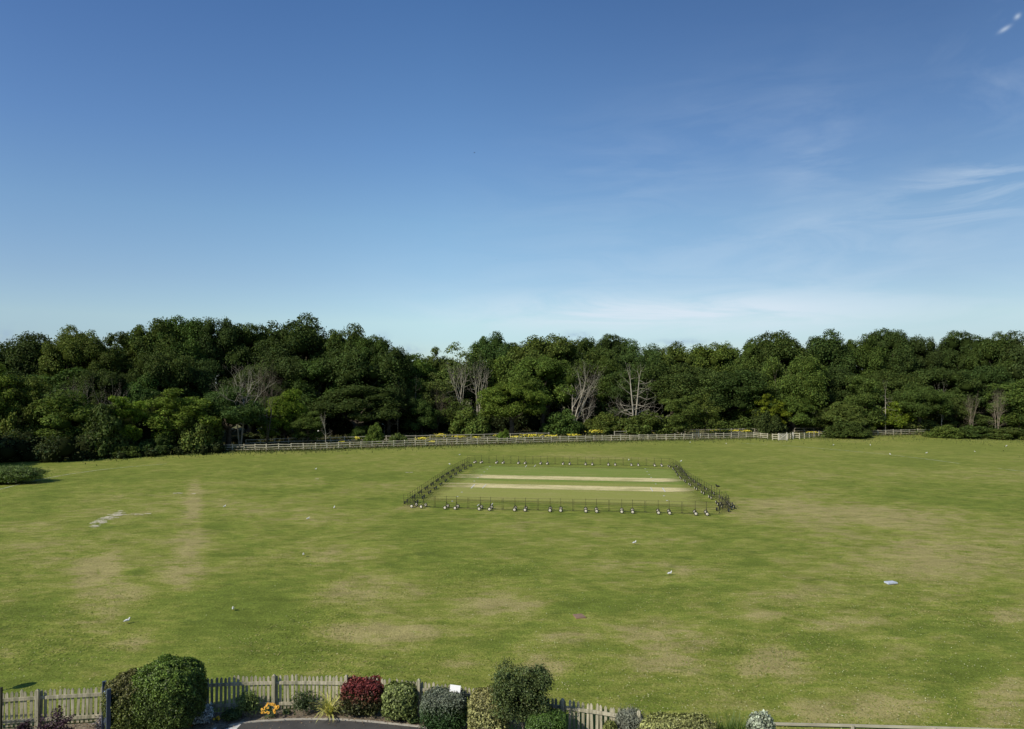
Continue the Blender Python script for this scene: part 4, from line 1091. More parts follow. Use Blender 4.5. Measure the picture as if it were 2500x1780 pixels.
for px, py, ang, sc, lab in GULLS:
    o = gp_ if not gu[0] else copy_tree(gp_); gu[0] = True
    x, y, _ = G(px, py); o.location = (x, y, 0.02); o.rotation_euler = (0, 0, R(ang)); sc *= .78; o.scale = (sc, sc, sc)
    tag(o, lab, 'gull', 'gulls scattered over the field')
o = copy_tree(gp_); q = G(1663, 1150); o.location = (q[0], q[1], 1.1); tag(o, 'white gull perched on top of the far right barrier corner', 'gull', 'gulls scattered over the field')
crow = make_gull('crow', 'black_feather', 'black_feather', 'black_feather'); q = G(1752.5, 1221.5)
crow.location = (q[0], q[1], 1.10); crow.rotation_euler = (0, 0, R(200)); crow.scale = (1.55, 1.4, 1.35); tag(crow, 'black crow perched on the right side row of barriers', 'crow')
for ch in crow.children:
    pass
def flying(px, py, d, rz, s, label):
    root = empty('flying_bird', at(px, py, d), rz); root.scale = (s, s, s); tag(root, label, 'bird')
    b = MB(); loft(b, [(-.3, 0, .01, .006), (-.2, .01, .05, .02), (0, 0, .075, .07), (.14, .01, .055, .055), (.22, .02, .035, .035), (.29, .01, .008, .008)]); b.build('body', M['black_feather'], root, True)
    for sg in (-1, 1):
        b = MB(); b.add([(.12, sg * .05, .03), (-.1, sg * .05, .02), (.16, sg * .32, .13), (-.08, sg * .32, .12), (.05, sg * .62, .10), (-.02, sg * .60, .10)], [(0, 1, 3, 2), (2, 3, 5, 4)]); b.build('wing', M['black_feather'], root)
flying(1158, 373, 75, 0.6, .26, 'dark bird flying high in the clear sky')
flying(1212, 634, 150, 0.3, .28, 'tiny distant bird flying low in the sky above the dead trees')

# ------------------------------------------------------------------ board and metal sheet lying in the grass
def flat_panel(name, corners, th, mat, label, cat):
    P = [Vector(G(*c)) for c in corners]; c = sum(P, Vector()) / 4; b = MB()
    b.add([(p - c) for p in P] + [(p - c) + Vector((0, 0, th)) for p in P], [(0, 3, 2, 1), (4, 5, 6, 7), (0, 1, 5, 4), (1, 2, 6, 5), (2, 3, 7, 6), (3, 0, 4, 7)])
    o = b.build(name, M[mat]); o.location = c + Vector((0, 0, .02)); tag(o, label, cat); return o
flat_panel('board', ((1398.5, 1503), (1407, 1512.5), (1431, 1510.5), (1420, 1501.5)), .05, 'brown_board', 'red brown wooden board lying flat in the grass', 'board')
flat_panel('metal_sheet', ((2158, 1423), (2169, 1428), (2192, 1426), (2179, 1421.5)), .07, 'zinc', 'pale grey metal sheet lying flat on the right lawn', 'sheet')

# ------------------------------------------------------------------ car park, bed and kerb at the foot of the picture
HP = 1.15
FTOP = [(-300, 1745), (-80, 1704), (0, 1691.5), (120, 1684), (255, 1677), (400, 1665), (515, 1655.5), (600, 1651.5), (675, 1649.5), (760, 1649.5), (850, 1651), (940, 1657), (1025, 1665), (1120, 1675), (1200, 1686), (1375, 1708.5), (1480, 1723), (1560, 1737), (1640, 1752)]
FB = [Vector(G(a, b, HP)) for a, b in FTOP]
for q in FB: q.z = 0

def soil_mat():
    m, nt, bs, out = new_mat('bark strewn soil'); p = nt.pos()
    n = nt.noise(p, 9, 5, 0.7); v = nt.node('ShaderNodeTexVoronoi'); v.inputs['Scale'].default_value = 32; nt.l.new(p, v.inputs[0])
    n3 = nt.noise(p, 2.0, 3)
    c = nt.ramp(n, [(0.3, (0.08, 0.06, 0.04)), (0.5, (0.20, 0.16, 0.11)), (0.7, (0.32, 0.265, 0.19))])
    vs = nt.node('ShaderNodeSeparateColor'); nt.l.new(v.outputs['Color'], vs.inputs[0])
    c = nt.mix(nt.range(vs.outputs[0], 0.86, 0.9, 0, 0.8), c, (0.40, 0.33, 0.22, 1)); c = nt.mix(nt.range(n3, 0.5, 0.7, 0, .5), c, (0.10, 0.055, 0.03, 1))
    nt.put(bs.inputs['Base Color'], c); bs.inputs['Roughness'].default_value = 0.95
    bump(nt, bs, nt.math('ADD', n, vs.outputs[1]), 0.8, 0.03); return m
def tarmac_mat():
    m, nt, bs, out = new_mat('car park tarmac'); p = nt.pos()
    n = nt.noise(p, 1.2, 4); f = nt.noise(p, 90, 3, 0.7)
    c = nt.ramp(nt.math('MULTIPLY_ADD', nt.math('SUBTRACT', f, .5), .5, n), [(0.3, (0.045, 0.042, 0.038)), (0.7, (0.082, 0.076, 0.068))])
    v = nt.node('ShaderNodeTexVoronoi'); v.inputs['Scale'].default_value = 5; nt.l.new(p, v.inputs[0])
    c = nt.mix(nt.range(v.outputs['Distance'], 0.02, 0.05, .7, 0), c, (0.35, 0.32, 0.26, 1))
    nt.put(bs.inputs['Base Color'], c); bs.inputs['Roughness'].default_value = 0.85; bump(nt, bs, f, 0.3, 0.01); return m
M['soil'], M['tarmac'] = soil_mat(), tarmac_mat()

TE = [(380, 1830), (500, 1789), (560, 1774), (590, 1766.5), (640, 1762), (700, 1758.6), (760, 1757.4), (820, 1757.8), (900, 1763), (960, 1769), (1035, 1777), (1100, 1787), (1180, 1801), (1300, 1830)]
te = [Vector(G(a_, b_, .06)) for a_, b_ in TE]
for q in te: q.z = 0
mb = MB(); n = len(FB)
low = [Vector((q.x * .55, 13.0, 0)) for q in FB]
nrow = 24
grid = []
for k in range(nrow + 1):
    t = k / nrow
    for a, b in zip(FB, low):
        q = a.lerp(b, t); grid.append((q.x, q.y, 0.02 + 0.05 * math.sin(min(1, t * 8) * PI) * (0.6 + 0.4 * math.sin(q.x * 2.3))))
mb.add(grid, [(k * n + i, k * n + i + 1, (k + 1) * n + i + 1, (k + 1) * n + i) for k in range(nrow) for i in range(n - 1)])
tag(mb.build('flower_bed', M['soil'], None, True), kind='structure')
mb = MB(); pts = [(q.x, q.y, .06) for q in te]; lowp = [(q.x * 0.5, 6.0, .06) for q in te]; m_ = len(te)
mb.add(pts + lowp, [(i, i + 1, m_ + i + 1, m_ + i) for i in range(m_ - 1)]); tag(mb.build('car_park', M['tarmac']), kind='structure')
mb = MB()
for i in range(2, m_ - 1):
    mb.beam(te[i] + Vector((0, .03, .035)), te[i + 1] + Vector((0, .03, .035)), .07, .11)
tag(mb.build('kerb', M['kerb']), kind='structure')
mb = MB()
for L in (((546, 1781), (585, 1767.5), (589, 1768), (583, 1774), (577, 1781)), ((517, 1781), (525, 1776), (530, 1776.5), (524, 1781))):
    mb.add([G(a, b, .066) for a, b in L], [tuple(range(len(L)))])
tag(mb.build('road_marking', M['white_paint']), kind='structure')

# leaf litter and stones on the bed
rng = np.random.default_rng(41); n = 2600
s_ = rng.random(n); P = []
for k in range(n):
    q = poly_at(FB, s_[k]); P.append((q.x * rng.uniform(.93, 1.0), q.y - rng.exponential(.5) + .12, .1))
P = np.array(P); cols = np.where(rng.random((n, 1)) < .5, [[.30, .22, .13]], [[.16, .09, .05]]) * rng.uniform(.5, 1.5, (n, 1))
tag(link('leaf_litter', quads_mesh('leaf_litter', leaf_quads(P, np.tile([0, 0, 1.0], (n, 1)), .05, rng, .4), cols, [M['leaf'], M['core']])), 'fallen leaves and chippings strewn over the flower bed', 'leaf litter', None, 'stuff')

# picket fence: one long thing, its bays, rails, posts
pf = empty('picket_fence', FB[8]); tag(pf, 'weathered grey wooden picket fence curving along the lawn', 'fence'); O = FB[8]
Pline = FB
seg = np.array([(FB[i + 1] - FB[i]).length for i in range(len(FB) - 1)]); tot = seg.sum()
def along(px):
    """distance along the line at which the fence passes pixel column px (interpolated between survey points)"""
    xs = [a for a, _ in FTOP]; return float(np.interp(px, xs, np.concatenate([[0], np.cumsum(seg)])))
post_px = [-270, -82, 95, 262, 480, 671, 848, 1025, 1200, 1375, 1562]
ps = [along(x) for x in post_px]
r_ = random.Random(9)
def picket(b, q, d, h):
    nrm = Vector((d.y, -d.x, 0)); w = .042; t = .011
    z0 = .05 + r_.uniform(-.01, .02); tz = [(-w, z0), (w, z0), (w, h - .05), (w * .35, h), (-w * .35, h), (-w, h - .05)]
    lean = r_.gauss(0, .02)
    F1 = [q + d * (x + lean * z) - nrm * t + Vector((0, 0, z)) for x, z in tz]; F2 = [v + nrm * 2 * t for v in F1]
    b.add(F1 + F2, [(5, 4, 3, 2, 1, 0), (6, 7, 8, 9, 10, 11)] + [(i, (i + 1) % 6, 6 + (i + 1) % 6, 6 + i) for i in range(6)])
for k in range(len(ps)):
    q = poly_at(Pline, ps[k] / tot) - O
    b = MB(); hh = 1.2 if post_px[k] != 1025 else 1.26; b.box((0, 0, hh / 2 - .1), (.10, .10, hh + .2)); b.add([(-.05, -.05, hh), (.05, -.05, hh), (.05, .05, hh), (-.05, .05, hh), (0, 0, hh + .05)], [(0, 1, 4), (1, 2, 4), (2, 3, 4), (3, 0, 4)])
    nd = poly_at(Pline, min(1, (ps[k] + .3) / tot)) - O - q; nn = Vector((nd.y, -nd.x, 0)).normalized()
    o = b.build('fence_post', M['picket'], pf); o.location = q + nn * .10; o.rotation_euler = (0, 0, math.atan2(nd.y, nd.x))
for k in range(len(ps) - 1):
    L = ps[k + 1] - ps[k]; npk = int(round(L / .138)); b = MB()
    for j in range(npk):
        s = ps[k] + (j + .5) / npk * L; q = poly_at(Pline, s / tot) - O; q2 = poly_at(Pline, min(1, (s + .05) / tot)) - O
        d = (q2 - q).normalized(); picket(b, q, d, HP + r_.gauss(0, .018))
    pn = b.build('picket_panel', M['picket'], pf)
    for z in (.24, .93):
        rb = MB(); m2 = 4
        for j in range(m2):
            a = poly_at(Pline, (ps[k] + L * j / m2) / tot) - O; c = poly_at(Pline, (ps[k] + L * (j + 1) / m2) / tot) - O; d = (c - a).normalized(); nn = Vector((d.y, -d.x, 0)) * .036
            rb.beam(a + nn + Vector((0, 0, z)), c + nn + Vector((0, 0, z)), .045, .10)
        rb.build('rail', M['picket'], pn)

# low timber edging on the right, beyond the last hedge
e = [Vector(G(a, b, .1)) for a, b in ((1880, 1767), (2080, 1771.5), (2280, 1777), (2480, 1783), (2700, 1790))]; b = MB(); c0 = e[0].copy(); c0.z = 0
for i in range(4): b.beam(e[i] - c0, e[i + 1] - c0, .05, .07); b.box(e[i] - c0 - Vector((0, .04, .08)), (.08, .06, .22))
o = b.build('timber_edging', M['rail_grey']); o.location = c0; tag(o, 'low pale timber edging along the lawn at lower right', 'edging')

# white notice on the picket fence
q = at(1111, 1685, 22.35); b = MB(); b.box((0, 0, 0), (.34, .012, .30)); o = b.build('fence_notice', M['white_paper']); o.location = q; o.rotation_euler = (R(-12), R(4), -.12); tag(o, 'blank looking white notice fixed to the top of the picket fence', 'sign')

# dark blue signboard seen almost edge on
q = Vector((at(266, HORIZON, 21.85)[0], 21.85, 0)); root = empty('signboard', q, 0.0); tag(root, 'dark blue signboard on two square posts, seen almost edge on', 'sign')
_d = 21.3; p1, p2 = Vector((0, 0, 0)), Vector((at(277, HORIZON, _d)[0] - q.x, _d - q.y, 0))
ang = math.atan2(p2.y, p2.x)
for p_, h in ((p1, 1.75), (p2, 1.75)):
    b = MB(); b.box(p_ + Vector((0, 0, h / 2)), (.09, .11, h), ang); b.build('sign_post', M['blue_paint'], root)
b = MB(); b.beam(p1 + Vector((.0, 0, 1.05)), p2 + Vector((0, 0, 1.05)), .03, 1.1); sb = b.build('sign_face', M['blue_paint'], root)
b = MB(); dv = (p2 - p1).normalized(); nv = Vector((dv.y, -dv.x, 0)); nv = nv if nv.x < 0 else -nv; rs = random.Random(2)
for z in (1.45, 1.32, 1.2, 1.08, .96, .84):
    s = .08
    while s < .48:
        w = rs.uniform(.05, .2); a = p1 + dv * s + nv * .019; c = p1 + dv * min(.52, s + w) + nv * .019; h = .05
        b.add([a + Vector((0, 0, z)), c + Vector((0, 0, z)), c + Vector((0, 0, z + h)), a + Vector((0, 0, z + h))], [(0, 1, 2, 3)]); s += w + .07
b.build('worn_lettering', M['blue_pale'], sb)

# black iron gate at the left edge and an unseen round-headed post, added to cast a shadow on the lawn
root = empty('iron_gate', G(-14, 1800)); tag(root, 'black wrought iron gate at the lower left picture edge', 'gate')
b = MB(); b.box((0.18, 0, .7), (.07, .07, 1.65)); b.build('gate_post', M['black_steel'], root)
b = MB(); d = Vector((-1, -.15, 0)).normalized(); A = Vector((.15, 0, 0))
for z in (.15, .95, 1.2): b.tube([A + Vector((0, 0, z)), A + d * 1.2 + Vector((0, 0, z))], .014, 5)
for k in range(9): b.tube([A + d * (.1 + k * .13) + Vector((0, 0, .15)), A + d * (.1 + k * .13) + Vector((0, 0, 1.3))], .009, 5)
b.build('bars', M['black_steel'], root)
b = MB()
for k in range(8):
    c = A + d * (.165 + k * .13) + Vector((0, 0, 1.07)); b.tube([c + d * (.05 * math.cos(t)) + Vector((0, 0, .1 * math.sin(t))) for t in np.linspace(0, 2 * PI, 12)], .007, 4)
b.build('scroll_work', M['black_steel'], root)
SH = Vector(G(55, 1675)); hs = 2.0; sdir = Vector((-SUN_DIR.x, -SUN_DIR.y, 0)); lp = SH - sdir * (hs / math.tan(SUN_EL)); lp.z = 0
root = empty('shadow_caster', lp); tag(root, 'unseen round headed post added left of the picture to cast a shadow on the lawn', 'shadow caster')
b = MB(); b.tube([(0, 0, 0), (0, 0, 1.85)], [.05, .04], 8); b.build('post', M['black_steel'], root, True)
b = MB(); b.lathe([(.01, -.22), (.12, -.2), (.2, -.12), (.235, 0), (.2, .12), (.12, .2), (.01, .22)], 'Z', 16, (0, 0, 2.05)); b.build('globe', M['white_paper'], root, True)

# ------------------------------------------------------------------ garden shrubs
def shrub(name, label, px, base, w, dep, h, seed, base_col, leaf=.05, n=9000, box=0.0, rough=.12, topcol=None, toptop=None, tone=(.6, 1.4), jit=.6, dist=None, shell=.12, z0=0.0, ratio=.6, stems=True, cat='shrub', spiky=0.0, ck=.86):
    """noisy dome (box=0) or clipped block (box=1) covered in separate leaves"""
    rg = np.random.default_rng(seed); p = G(px, base) if dist is None else (at(px, HORIZON, dist)[0], dist, 0)
    root = empty(name, (p[0], p[1], 0.02)); tag(root, label, cat)
    d = unit(rg.normal(0, 1, (n, 3))); d[:, 2] = np.where(d[:, 2] < -.55, -d[:, 2], d[:, 2])
    e = 2 + box * 4
    k = (np.abs(d) ** e).sum(1) ** (-1 / e)
    ctr = np.array([0, 0, h * .5 + z0]); sc = np.array([w / 2, dep / 2, h / 2])
    ph = rg.uniform(0, 6, (6, 3)); fr = rg.uniform(1.5, 5, (6, 3))
    nz = 0.75 * sum(np.sin(d[:, 0] * fr[i, 1] * 5 + ph[i, 2]) * np.sin(d[:, 1] * fr[i, 2] * 5 + ph[i, 0]) * np.cos(d[:, 2] * fr[i, 0] * 5 + ph[i, 1]) for i in range(6)) / 3 + sum(np.sin(d[:, 0] * fr[i, 0] * 2 + ph[i, 0]) * np.sin(d[:, 1] * fr[i, 1] * 2 + ph[i, 1]) * np.cos(d[:, 2] * fr[i, 2] * 2 + ph[i, 2]) for i in range(6)) / 3
    rad = 1 + rough * nz - shell * rg.random(n) ** 1.5 + spiky * rg.exponential(.3, n) * (rg.random(n) < .25)
    P = ctr + d * (k * rad)[:, None] * sc
    nr = unit(d / sc); keep = P[:, 2] > .02; P, nr, rad, nzk = P[keep], nr[keep], rad[keep], nz[keep]
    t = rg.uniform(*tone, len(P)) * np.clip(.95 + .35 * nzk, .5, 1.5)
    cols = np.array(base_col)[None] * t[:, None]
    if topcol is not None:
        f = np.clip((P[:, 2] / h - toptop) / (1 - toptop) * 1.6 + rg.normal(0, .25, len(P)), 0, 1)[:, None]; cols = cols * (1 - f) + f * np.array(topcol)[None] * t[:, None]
    V = leaf_quads(P, nr, leaf, rg, jit, ratio)
    nu, nv_ = 14, 9; ev = []; ef = []
    for j in range(nv_ + 1):
        th = PI * j / nv_
        for i in range(nu):
            a = 2 * PI * i / nu; dd = np.array([math.sin(th) * math.cos(a), math.sin(th) * math.sin(a), math.cos(th)]); kk = (np.abs(dd) ** e).sum() ** (-1 / e); ev.append(ctr + dd * kk * sc * ck)
    for j in range(nv_):
        for i in range(nu): ef.append((j * nu + i, j * nu + (i + 1) % nu, (j + 1) * nu + (i + 1) % nu, (j + 1) * nu + i))
    ev = np.array(ev); ev[:, 2] = np.maximum(ev[:, 2], z0 * .5 + .01)
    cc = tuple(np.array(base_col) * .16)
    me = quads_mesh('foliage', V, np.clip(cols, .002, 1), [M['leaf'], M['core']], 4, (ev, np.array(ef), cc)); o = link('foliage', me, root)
    if stems:
        b = MB()
        for i in range(5): a = rg.uniform(0, 2 * PI); b.tube([(0.05 * math.cos(a), .05 * math.sin(a), 0), (w * .2 * math.cos(a), dep * .2 * math.sin(a), h * .35 + z0)], [.018, .01], 5)
        b.build('stem', M['stem'], root)
    return root

GREEN = (.070, .118, .030)
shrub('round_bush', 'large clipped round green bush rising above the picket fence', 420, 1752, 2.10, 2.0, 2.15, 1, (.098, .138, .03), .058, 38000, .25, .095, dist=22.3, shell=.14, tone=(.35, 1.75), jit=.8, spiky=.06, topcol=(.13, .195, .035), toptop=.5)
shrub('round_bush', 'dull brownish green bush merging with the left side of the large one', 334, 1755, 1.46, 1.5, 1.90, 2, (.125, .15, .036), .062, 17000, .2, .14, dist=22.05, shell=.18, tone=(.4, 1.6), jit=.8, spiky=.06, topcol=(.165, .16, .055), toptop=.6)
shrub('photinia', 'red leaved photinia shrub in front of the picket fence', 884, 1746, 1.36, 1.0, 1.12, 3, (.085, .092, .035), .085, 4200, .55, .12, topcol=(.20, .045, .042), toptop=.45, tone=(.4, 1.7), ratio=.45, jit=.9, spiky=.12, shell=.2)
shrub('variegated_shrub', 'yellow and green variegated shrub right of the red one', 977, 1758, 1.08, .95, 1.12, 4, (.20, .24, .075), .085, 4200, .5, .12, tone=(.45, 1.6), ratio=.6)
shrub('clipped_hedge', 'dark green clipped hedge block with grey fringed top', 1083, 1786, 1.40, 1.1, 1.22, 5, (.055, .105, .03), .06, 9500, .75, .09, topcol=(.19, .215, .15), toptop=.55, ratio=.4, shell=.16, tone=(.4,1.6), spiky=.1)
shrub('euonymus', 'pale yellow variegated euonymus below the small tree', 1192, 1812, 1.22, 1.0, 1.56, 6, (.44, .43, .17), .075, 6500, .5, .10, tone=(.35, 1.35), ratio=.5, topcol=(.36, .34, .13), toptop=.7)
shrub('low_hedge', 'low glossy green hedge under the small tree', 1335, 1836, 1.22, .9, 1.14, 7, (.085, .15, .028), .055, 7500, .7, .06)
shrub('small_shrub', 'tiny yellow green shrub left of the grey lavender', 1490, 1840, .45, .4, .92, 8, (.2, .22, .06), .05, 1500, .2, .15)
shrub('lavender', 'grey lavender bush at the lower right of the picket fence', 1538, 1830, .92, .8, 1.14, 9, (.26, .27, .20), .10, 4200, .1, .12, ratio=.16, jit=.9, tone=(.5, 1.3), spiky=.25)
shrub('variegated_hedge', 'long low cream and green variegated hedge at the lower right', 1655, 1855, 2.15, .9, 1.20, 10, (.30, .31, .11), .07, 11000, .6, .12, tone=(.35, 1.6))
shrub('silver_shrub', 'silvery white round leaved shrub at the lower right edge of the bed', 1858, 1835, .80, .7, 1.08, 11, (.42, .46, .34), .095, 1700, .1, .2, tone=(.4, 1.35), ratio=.8, jit=.8)
shrub('small_shrub', 'upright yellowish green shrub left of the orange flowers', 604, 1750, .74, .6, .74, 12, (.17, .22, .055), .075, 1400, .1, .35, ratio=.35, tone=(.45, 1.5), spiky=.4, shell=.5, ck=.55)
shrub('small_shrub', 'loose dark green shrub between the orange flowers and the spiky plant', 741, 1748, .78, .6, .76, 13, (.075, .105, .038), .07, 1000, .1, .45, ratio=.45, spiky=.6, shell=.6, ck=.45)
shrub('ground_cover_plant', 'low trailing green plant beside the silver plant', 566, 1758, .62, .5, .28, 14, (.085, .125, .035), .05, 1300, .1, .25)
shrub('ground_cover_plant', 'tiny green tuft on the bare soil left of the loose dark shrub', 700, 1746, .26, .22, .16, 15, (.09, .12, .04), .04, 300, .1, .25, stems=False)
shrub('ground_cover_plant', 'small green tuft at the foot of the tall fence post', 1010, 1768, .34, .3, .2, 16, (.09, .14, .04), .045, 450, .1, .25, stems=False)
shrub('silver_ragwort', 'bright silver leaved plant at the right foot of the large bush', 488, 1768, .70, .62, .55, 17, (.52, .56, .56), .10, 1500, .1, .22, ratio=.32, tone=(.5, 1.3), jit=.9, spiky=.25)
shrub('pale_shrub', 'whitish purple leaved shrub at the foot of the blue signboard', 268, 1786, .72, .6, .50, 18, (.24, .215, .23), .065, 1400, .1, .3, tone=(.25, 1.6), spiky=.3)
shrub('dead_shrub', 'brown dry twiggy growth under the left of the large bush', 318, 1790, .85, .5, .42, 19, (.10, .085, .05), .06, 1100, .1, .3, tone=(.4, 1.5))

# small standard tree by the fence
rg = np.random.default_rng(77); p = at(1272, HORIZON, 21.5); root = empty('small_garden_tree', (p[0], 21.5, 0.02)); tag(root, 'small leafy garden tree on a thin pale trunk by the fence', 'tree')
cz = at(1272, 1697, 21.5)[2]; L = []; Lr = []
for k in range(66):
    d = unit(rg.normal(0, 1, (1, 3)))[0]; q_ = rg.uniform(-1, 1, 3); q_[0] = -1 + 2 * ((k * 0.618034) % 1); q_[2] = -1 + 2 * ((k * 0.7548777) % 1); a_ = rg.choice([0, 1, 1, 2]); q_[a_] = np.sign(q_[a_]) * rg.uniform(.75, 1.0); q_[2] -= .18 * q_[0] * (q_[2] < 0); L.append(np.array([0, 0, cz]) + q_ * np.array([.66, .40, .55])); Lr.append(rg.uniform(.15, .28))
L = np.array(L); Lr = np.array(Lr)
P, nr, t, S, Sr = lobes_cloud(L, Lr, 16000, .05, rg, np.array([0, 0, cz - .2]), sub=8, subk=.62, shell=(.4, 1.6), reject=.3, tone=(.5, 1.4))
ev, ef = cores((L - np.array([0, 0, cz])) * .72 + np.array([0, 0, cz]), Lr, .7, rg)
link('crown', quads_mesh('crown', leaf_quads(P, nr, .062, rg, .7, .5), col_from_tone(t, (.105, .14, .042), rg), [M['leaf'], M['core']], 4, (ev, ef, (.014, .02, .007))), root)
b = MB(); b.tube([(.08, -.05, -.05), (.07, -.04, .4), (.02, 0, .9), (0, 0, cz)], [.045, .04, .035, .02], 7)
for k in range(8): e_ = Vector(L[k]); b.tube([(.03, 0, .7 + .03 * k), tuple(e_ * .6 + Vector((0, 0, cz * .4 - .15))), tuple(e_)], [.022, .014, .006], 5)
b.build('trunk', M['stem'], root, True)

# purple leaved shrub, sparse arching stems
def sparse(name, label, px, dist, h, seed, col, stems, leaf=.07):
    rg = np.random.default_rng(seed); x = at(px, HORIZON, dist)[0]; root = empty(name, (x, dist, 0.02)); tag(root, label, 'shrub'); b = MB(); tips = []; PP = []
    for (dx, dy, hh) in stems:
        n0 = len(b.v); grow(b, (dx * .25, dy * .25, 0), (dx, dy, 1.0), hh * .45, .012, 3, rg, 4, .45, .10, .2, .66, (2, 3), 0, tips, .35)
    bv = np.array(b.v); pick = bv[rg.integers(0, len(bv), 1700)]; pick = pick[(pick[:, 2] > .18)]
    pick = pick + rg.normal(0, .045, pick.shape)
    cols = np.array(col)[None] * rg.uniform(.35, 1.7, (len(pick), 1))
    link('foliage', quads_mesh('foliage', leaf_quads(pick, np.tile([-.3, -.5, .7], (len(pick), 1)), leaf, rg, .9, .6), cols, [M['leaf'], M['core']]), root); b.build('stem', M['bark'], root)
sparse('purple_shrub', 'dark purple leaved shrub straggling up the left picket fence', 140, 21.3, 1.2, 51, (.055, .028, .040), [(.25, 0, 1.25), (.10, .1, 1.0), (-.3, 0, .75), (.6, 0, .7), (-.75, 0, .55), (.75, -.1, .55), (-.1, -.1, .6), (.42, .05, .75), (-.5, .1, .5)])
sparse('purple_shrub', 'second purple leaved shrub low against the left fence post', 60, 21.4, .6, 52, (.050, .026, .036), [(.2, 0, .6), (-.3, 0, .45), (.5, 0, .5), (0, -.1, .4)])

# strap leaved plants
def straps(name, label, px, base, n, L, w, seed, mid, edge, droop=1.0, spread=1.0, dist=None, cat='plant'):
    rg = np.random.default_rng(seed); p = G(px, base) if dist is None else (at(px, HORIZON, dist)[0], dist, 0); root = empty(name, (p[0], p[1], .04)); tag(root, label, cat)
    V = []; Cc = []
    for k in range(n):
        a = rg.uniform(0, 2 * PI); el = R(rg.uniform(35, 88)) if spread > .6 else R(rg.uniform(62, 89)); l = L * rg.uniform(.6, 1.1); q = np.array([rg.normal(0, .03) * (1 + 4 * (spread < .6)), rg.normal(0, .03), 0.0]); hd = np.array([math.cos(a), math.sin(a), 0]); sd = np.array([-math.sin(a), math.cos(a), 0]); m = 6
        if spread < .6: q = np.array([rg.uniform(-.5, .5), rg.uniform(-.3, .3), 0])
        pts = [q]; ws = []
        for j in range(m):
            el2 = el - droop * (j / m) ** 1.5 * 1.5; q = q + (hd * math.cos(el2) + np.array([0, 0, math.sin(el2)])) * l / m; pts.append(q)
        for j in range(m):
            w0 = w * (1 - (j / m) ** 2.2); w1 = w * (1 - ((j + 1) / m) ** 2.2)
            A, B = pts[j], pts[j + 1]
            for s0, s1, c in ((-1, -.35, edge), (-.35, .35, mid), (.35, 1, edge)):
                V.append([A + sd * w0 * s0, A + sd * w0 * s1, B + sd * w1 * s1, B + sd * w1 * s0]); Cc.append(np.array(c) * rg.uniform(.8, 1.15))
    link('leaves', quads_mesh('leaves', np.array(V), np.array(Cc), [M['leaf'], M['core']]), root)
straps('striped_flax', 'spiky yellow and green striped flax plant by the kerb', 804, 1750, 60, .92, .028, 61, (.20, .27, .06), (.78, .70, .22), 1.0)
straps('grass_clump', 'dense green spiky grass clump at the lower right of the bed', 1778, 1835, 360, 1.08, .012, 62, (.075, .13, .02), (.11, .17, .03), .35, .5)
straps('ornamental_grass', 'tuft of thin leaves behind the striped flax', 826, 1738, 26, .5, .010, 63, (.10, .13, .045), (.14, .17, .06), .5)

# orange flowers: each bloom its own part
def blooms(name, label, px, base, w, h, n, seed, outer, inner, size, leafc=(.085, .12, .04)):
    rg = np.random.default_rng(seed); p = G(px, base); root = empty(name, (p[0], p[1], .05)); tag(root, label, 'flowers')
    m = 260 if n > 6 else 60; P = np.column_stack([rg.normal(0, w * .24, m), rg.normal(0, w * .2, m), rg.uniform(.02, h * .7, m)])
    link('foliage', quads_mesh('foliage', leaf_quads(P, np.tile([0, -.4, .8], (m, 1)), .06, rg, .8, .4), np.tile(leafc, (m, 1)) * rg.uniform(.5, 1.4, (m, 1)), [M['leaf'], M['core']]), root)
    V = []; Cc = []; K = 12
    for k in range(K):
        a0, a1 = 2 * PI * k / K, 2 * PI * (k + 1) / K
        for r0, r1, z0, z1, c in ((.0, .3, .02, .015, inner), (.3, .62, .015, .0, tuple(np.array(outer) * .75)), (.62, 1.0, 0, .01, outer)):
            V.append([(r0 * math.cos(a0), r0 * math.sin(a0), z0), (r1 * math.cos(a0), r1 * math.sin(a0), z1), (r1 * math.cos(a1), r1 * math.sin(a1), z1), (r0 * math.cos(a1), r0 * math.sin(a1), z0)]); Cc.append(c)
    fm = quads_mesh('flower', np.array(V) * np.array([size, size, size * 2]), np.array(Cc), [M['leaf'], M['core']])
    for k in range(n):
        o = link('flower', fm, root); o.location = (rg.uniform(-.46, .46) * w, rg.uniform(-.4, .4) * w, h * rg.uniform(.55, 1.0)); o.rotation_euler = (R(rg.uniform(25, 70)), R(rg.uniform(-25, 25)), rg.uniform(-.6, .6)); s = rg.uniform(.8, 1.15); o.scale = (s, s, s)
blooms('gazania', 'clump of orange gazania flowers in the middle of the bed', 660, 1756, .54, .42, 24, 71, (.88, .46, .05), (.16, .05, .015), .042)
blooms('marigold', 'few yellow orange flowers beside the silver plant', 531, 1763, .2, .12, 6, 72, (.85, .50, .03), (.7, .3, .02), .035)
blooms('marigold', 'few yellow flowers below the whitish purple shrub', 243, 1776, .2, .16, 4, 73, (.8, .6, .06), (.7, .4, .03), .03)
blooms('marigold', 'small red orange flowers under the large bush', 455, 1778, .5, .08, 7, 74, (.6, .14, .03), (.4, .08, .02), .028)

# tall weeds at the left edge of the lawn
shrub('weed_patch', 'patch of tall rough weeds on the lawn at the left edge', 15, 1179, 7.4, 4.4, 1.7, 91, (.12, .17, .04), .22, 16000, .1, .16, ratio=.22, jit=.9, tone=(.4, 1.6), stems=False, spiky=.3, cat='weeds')

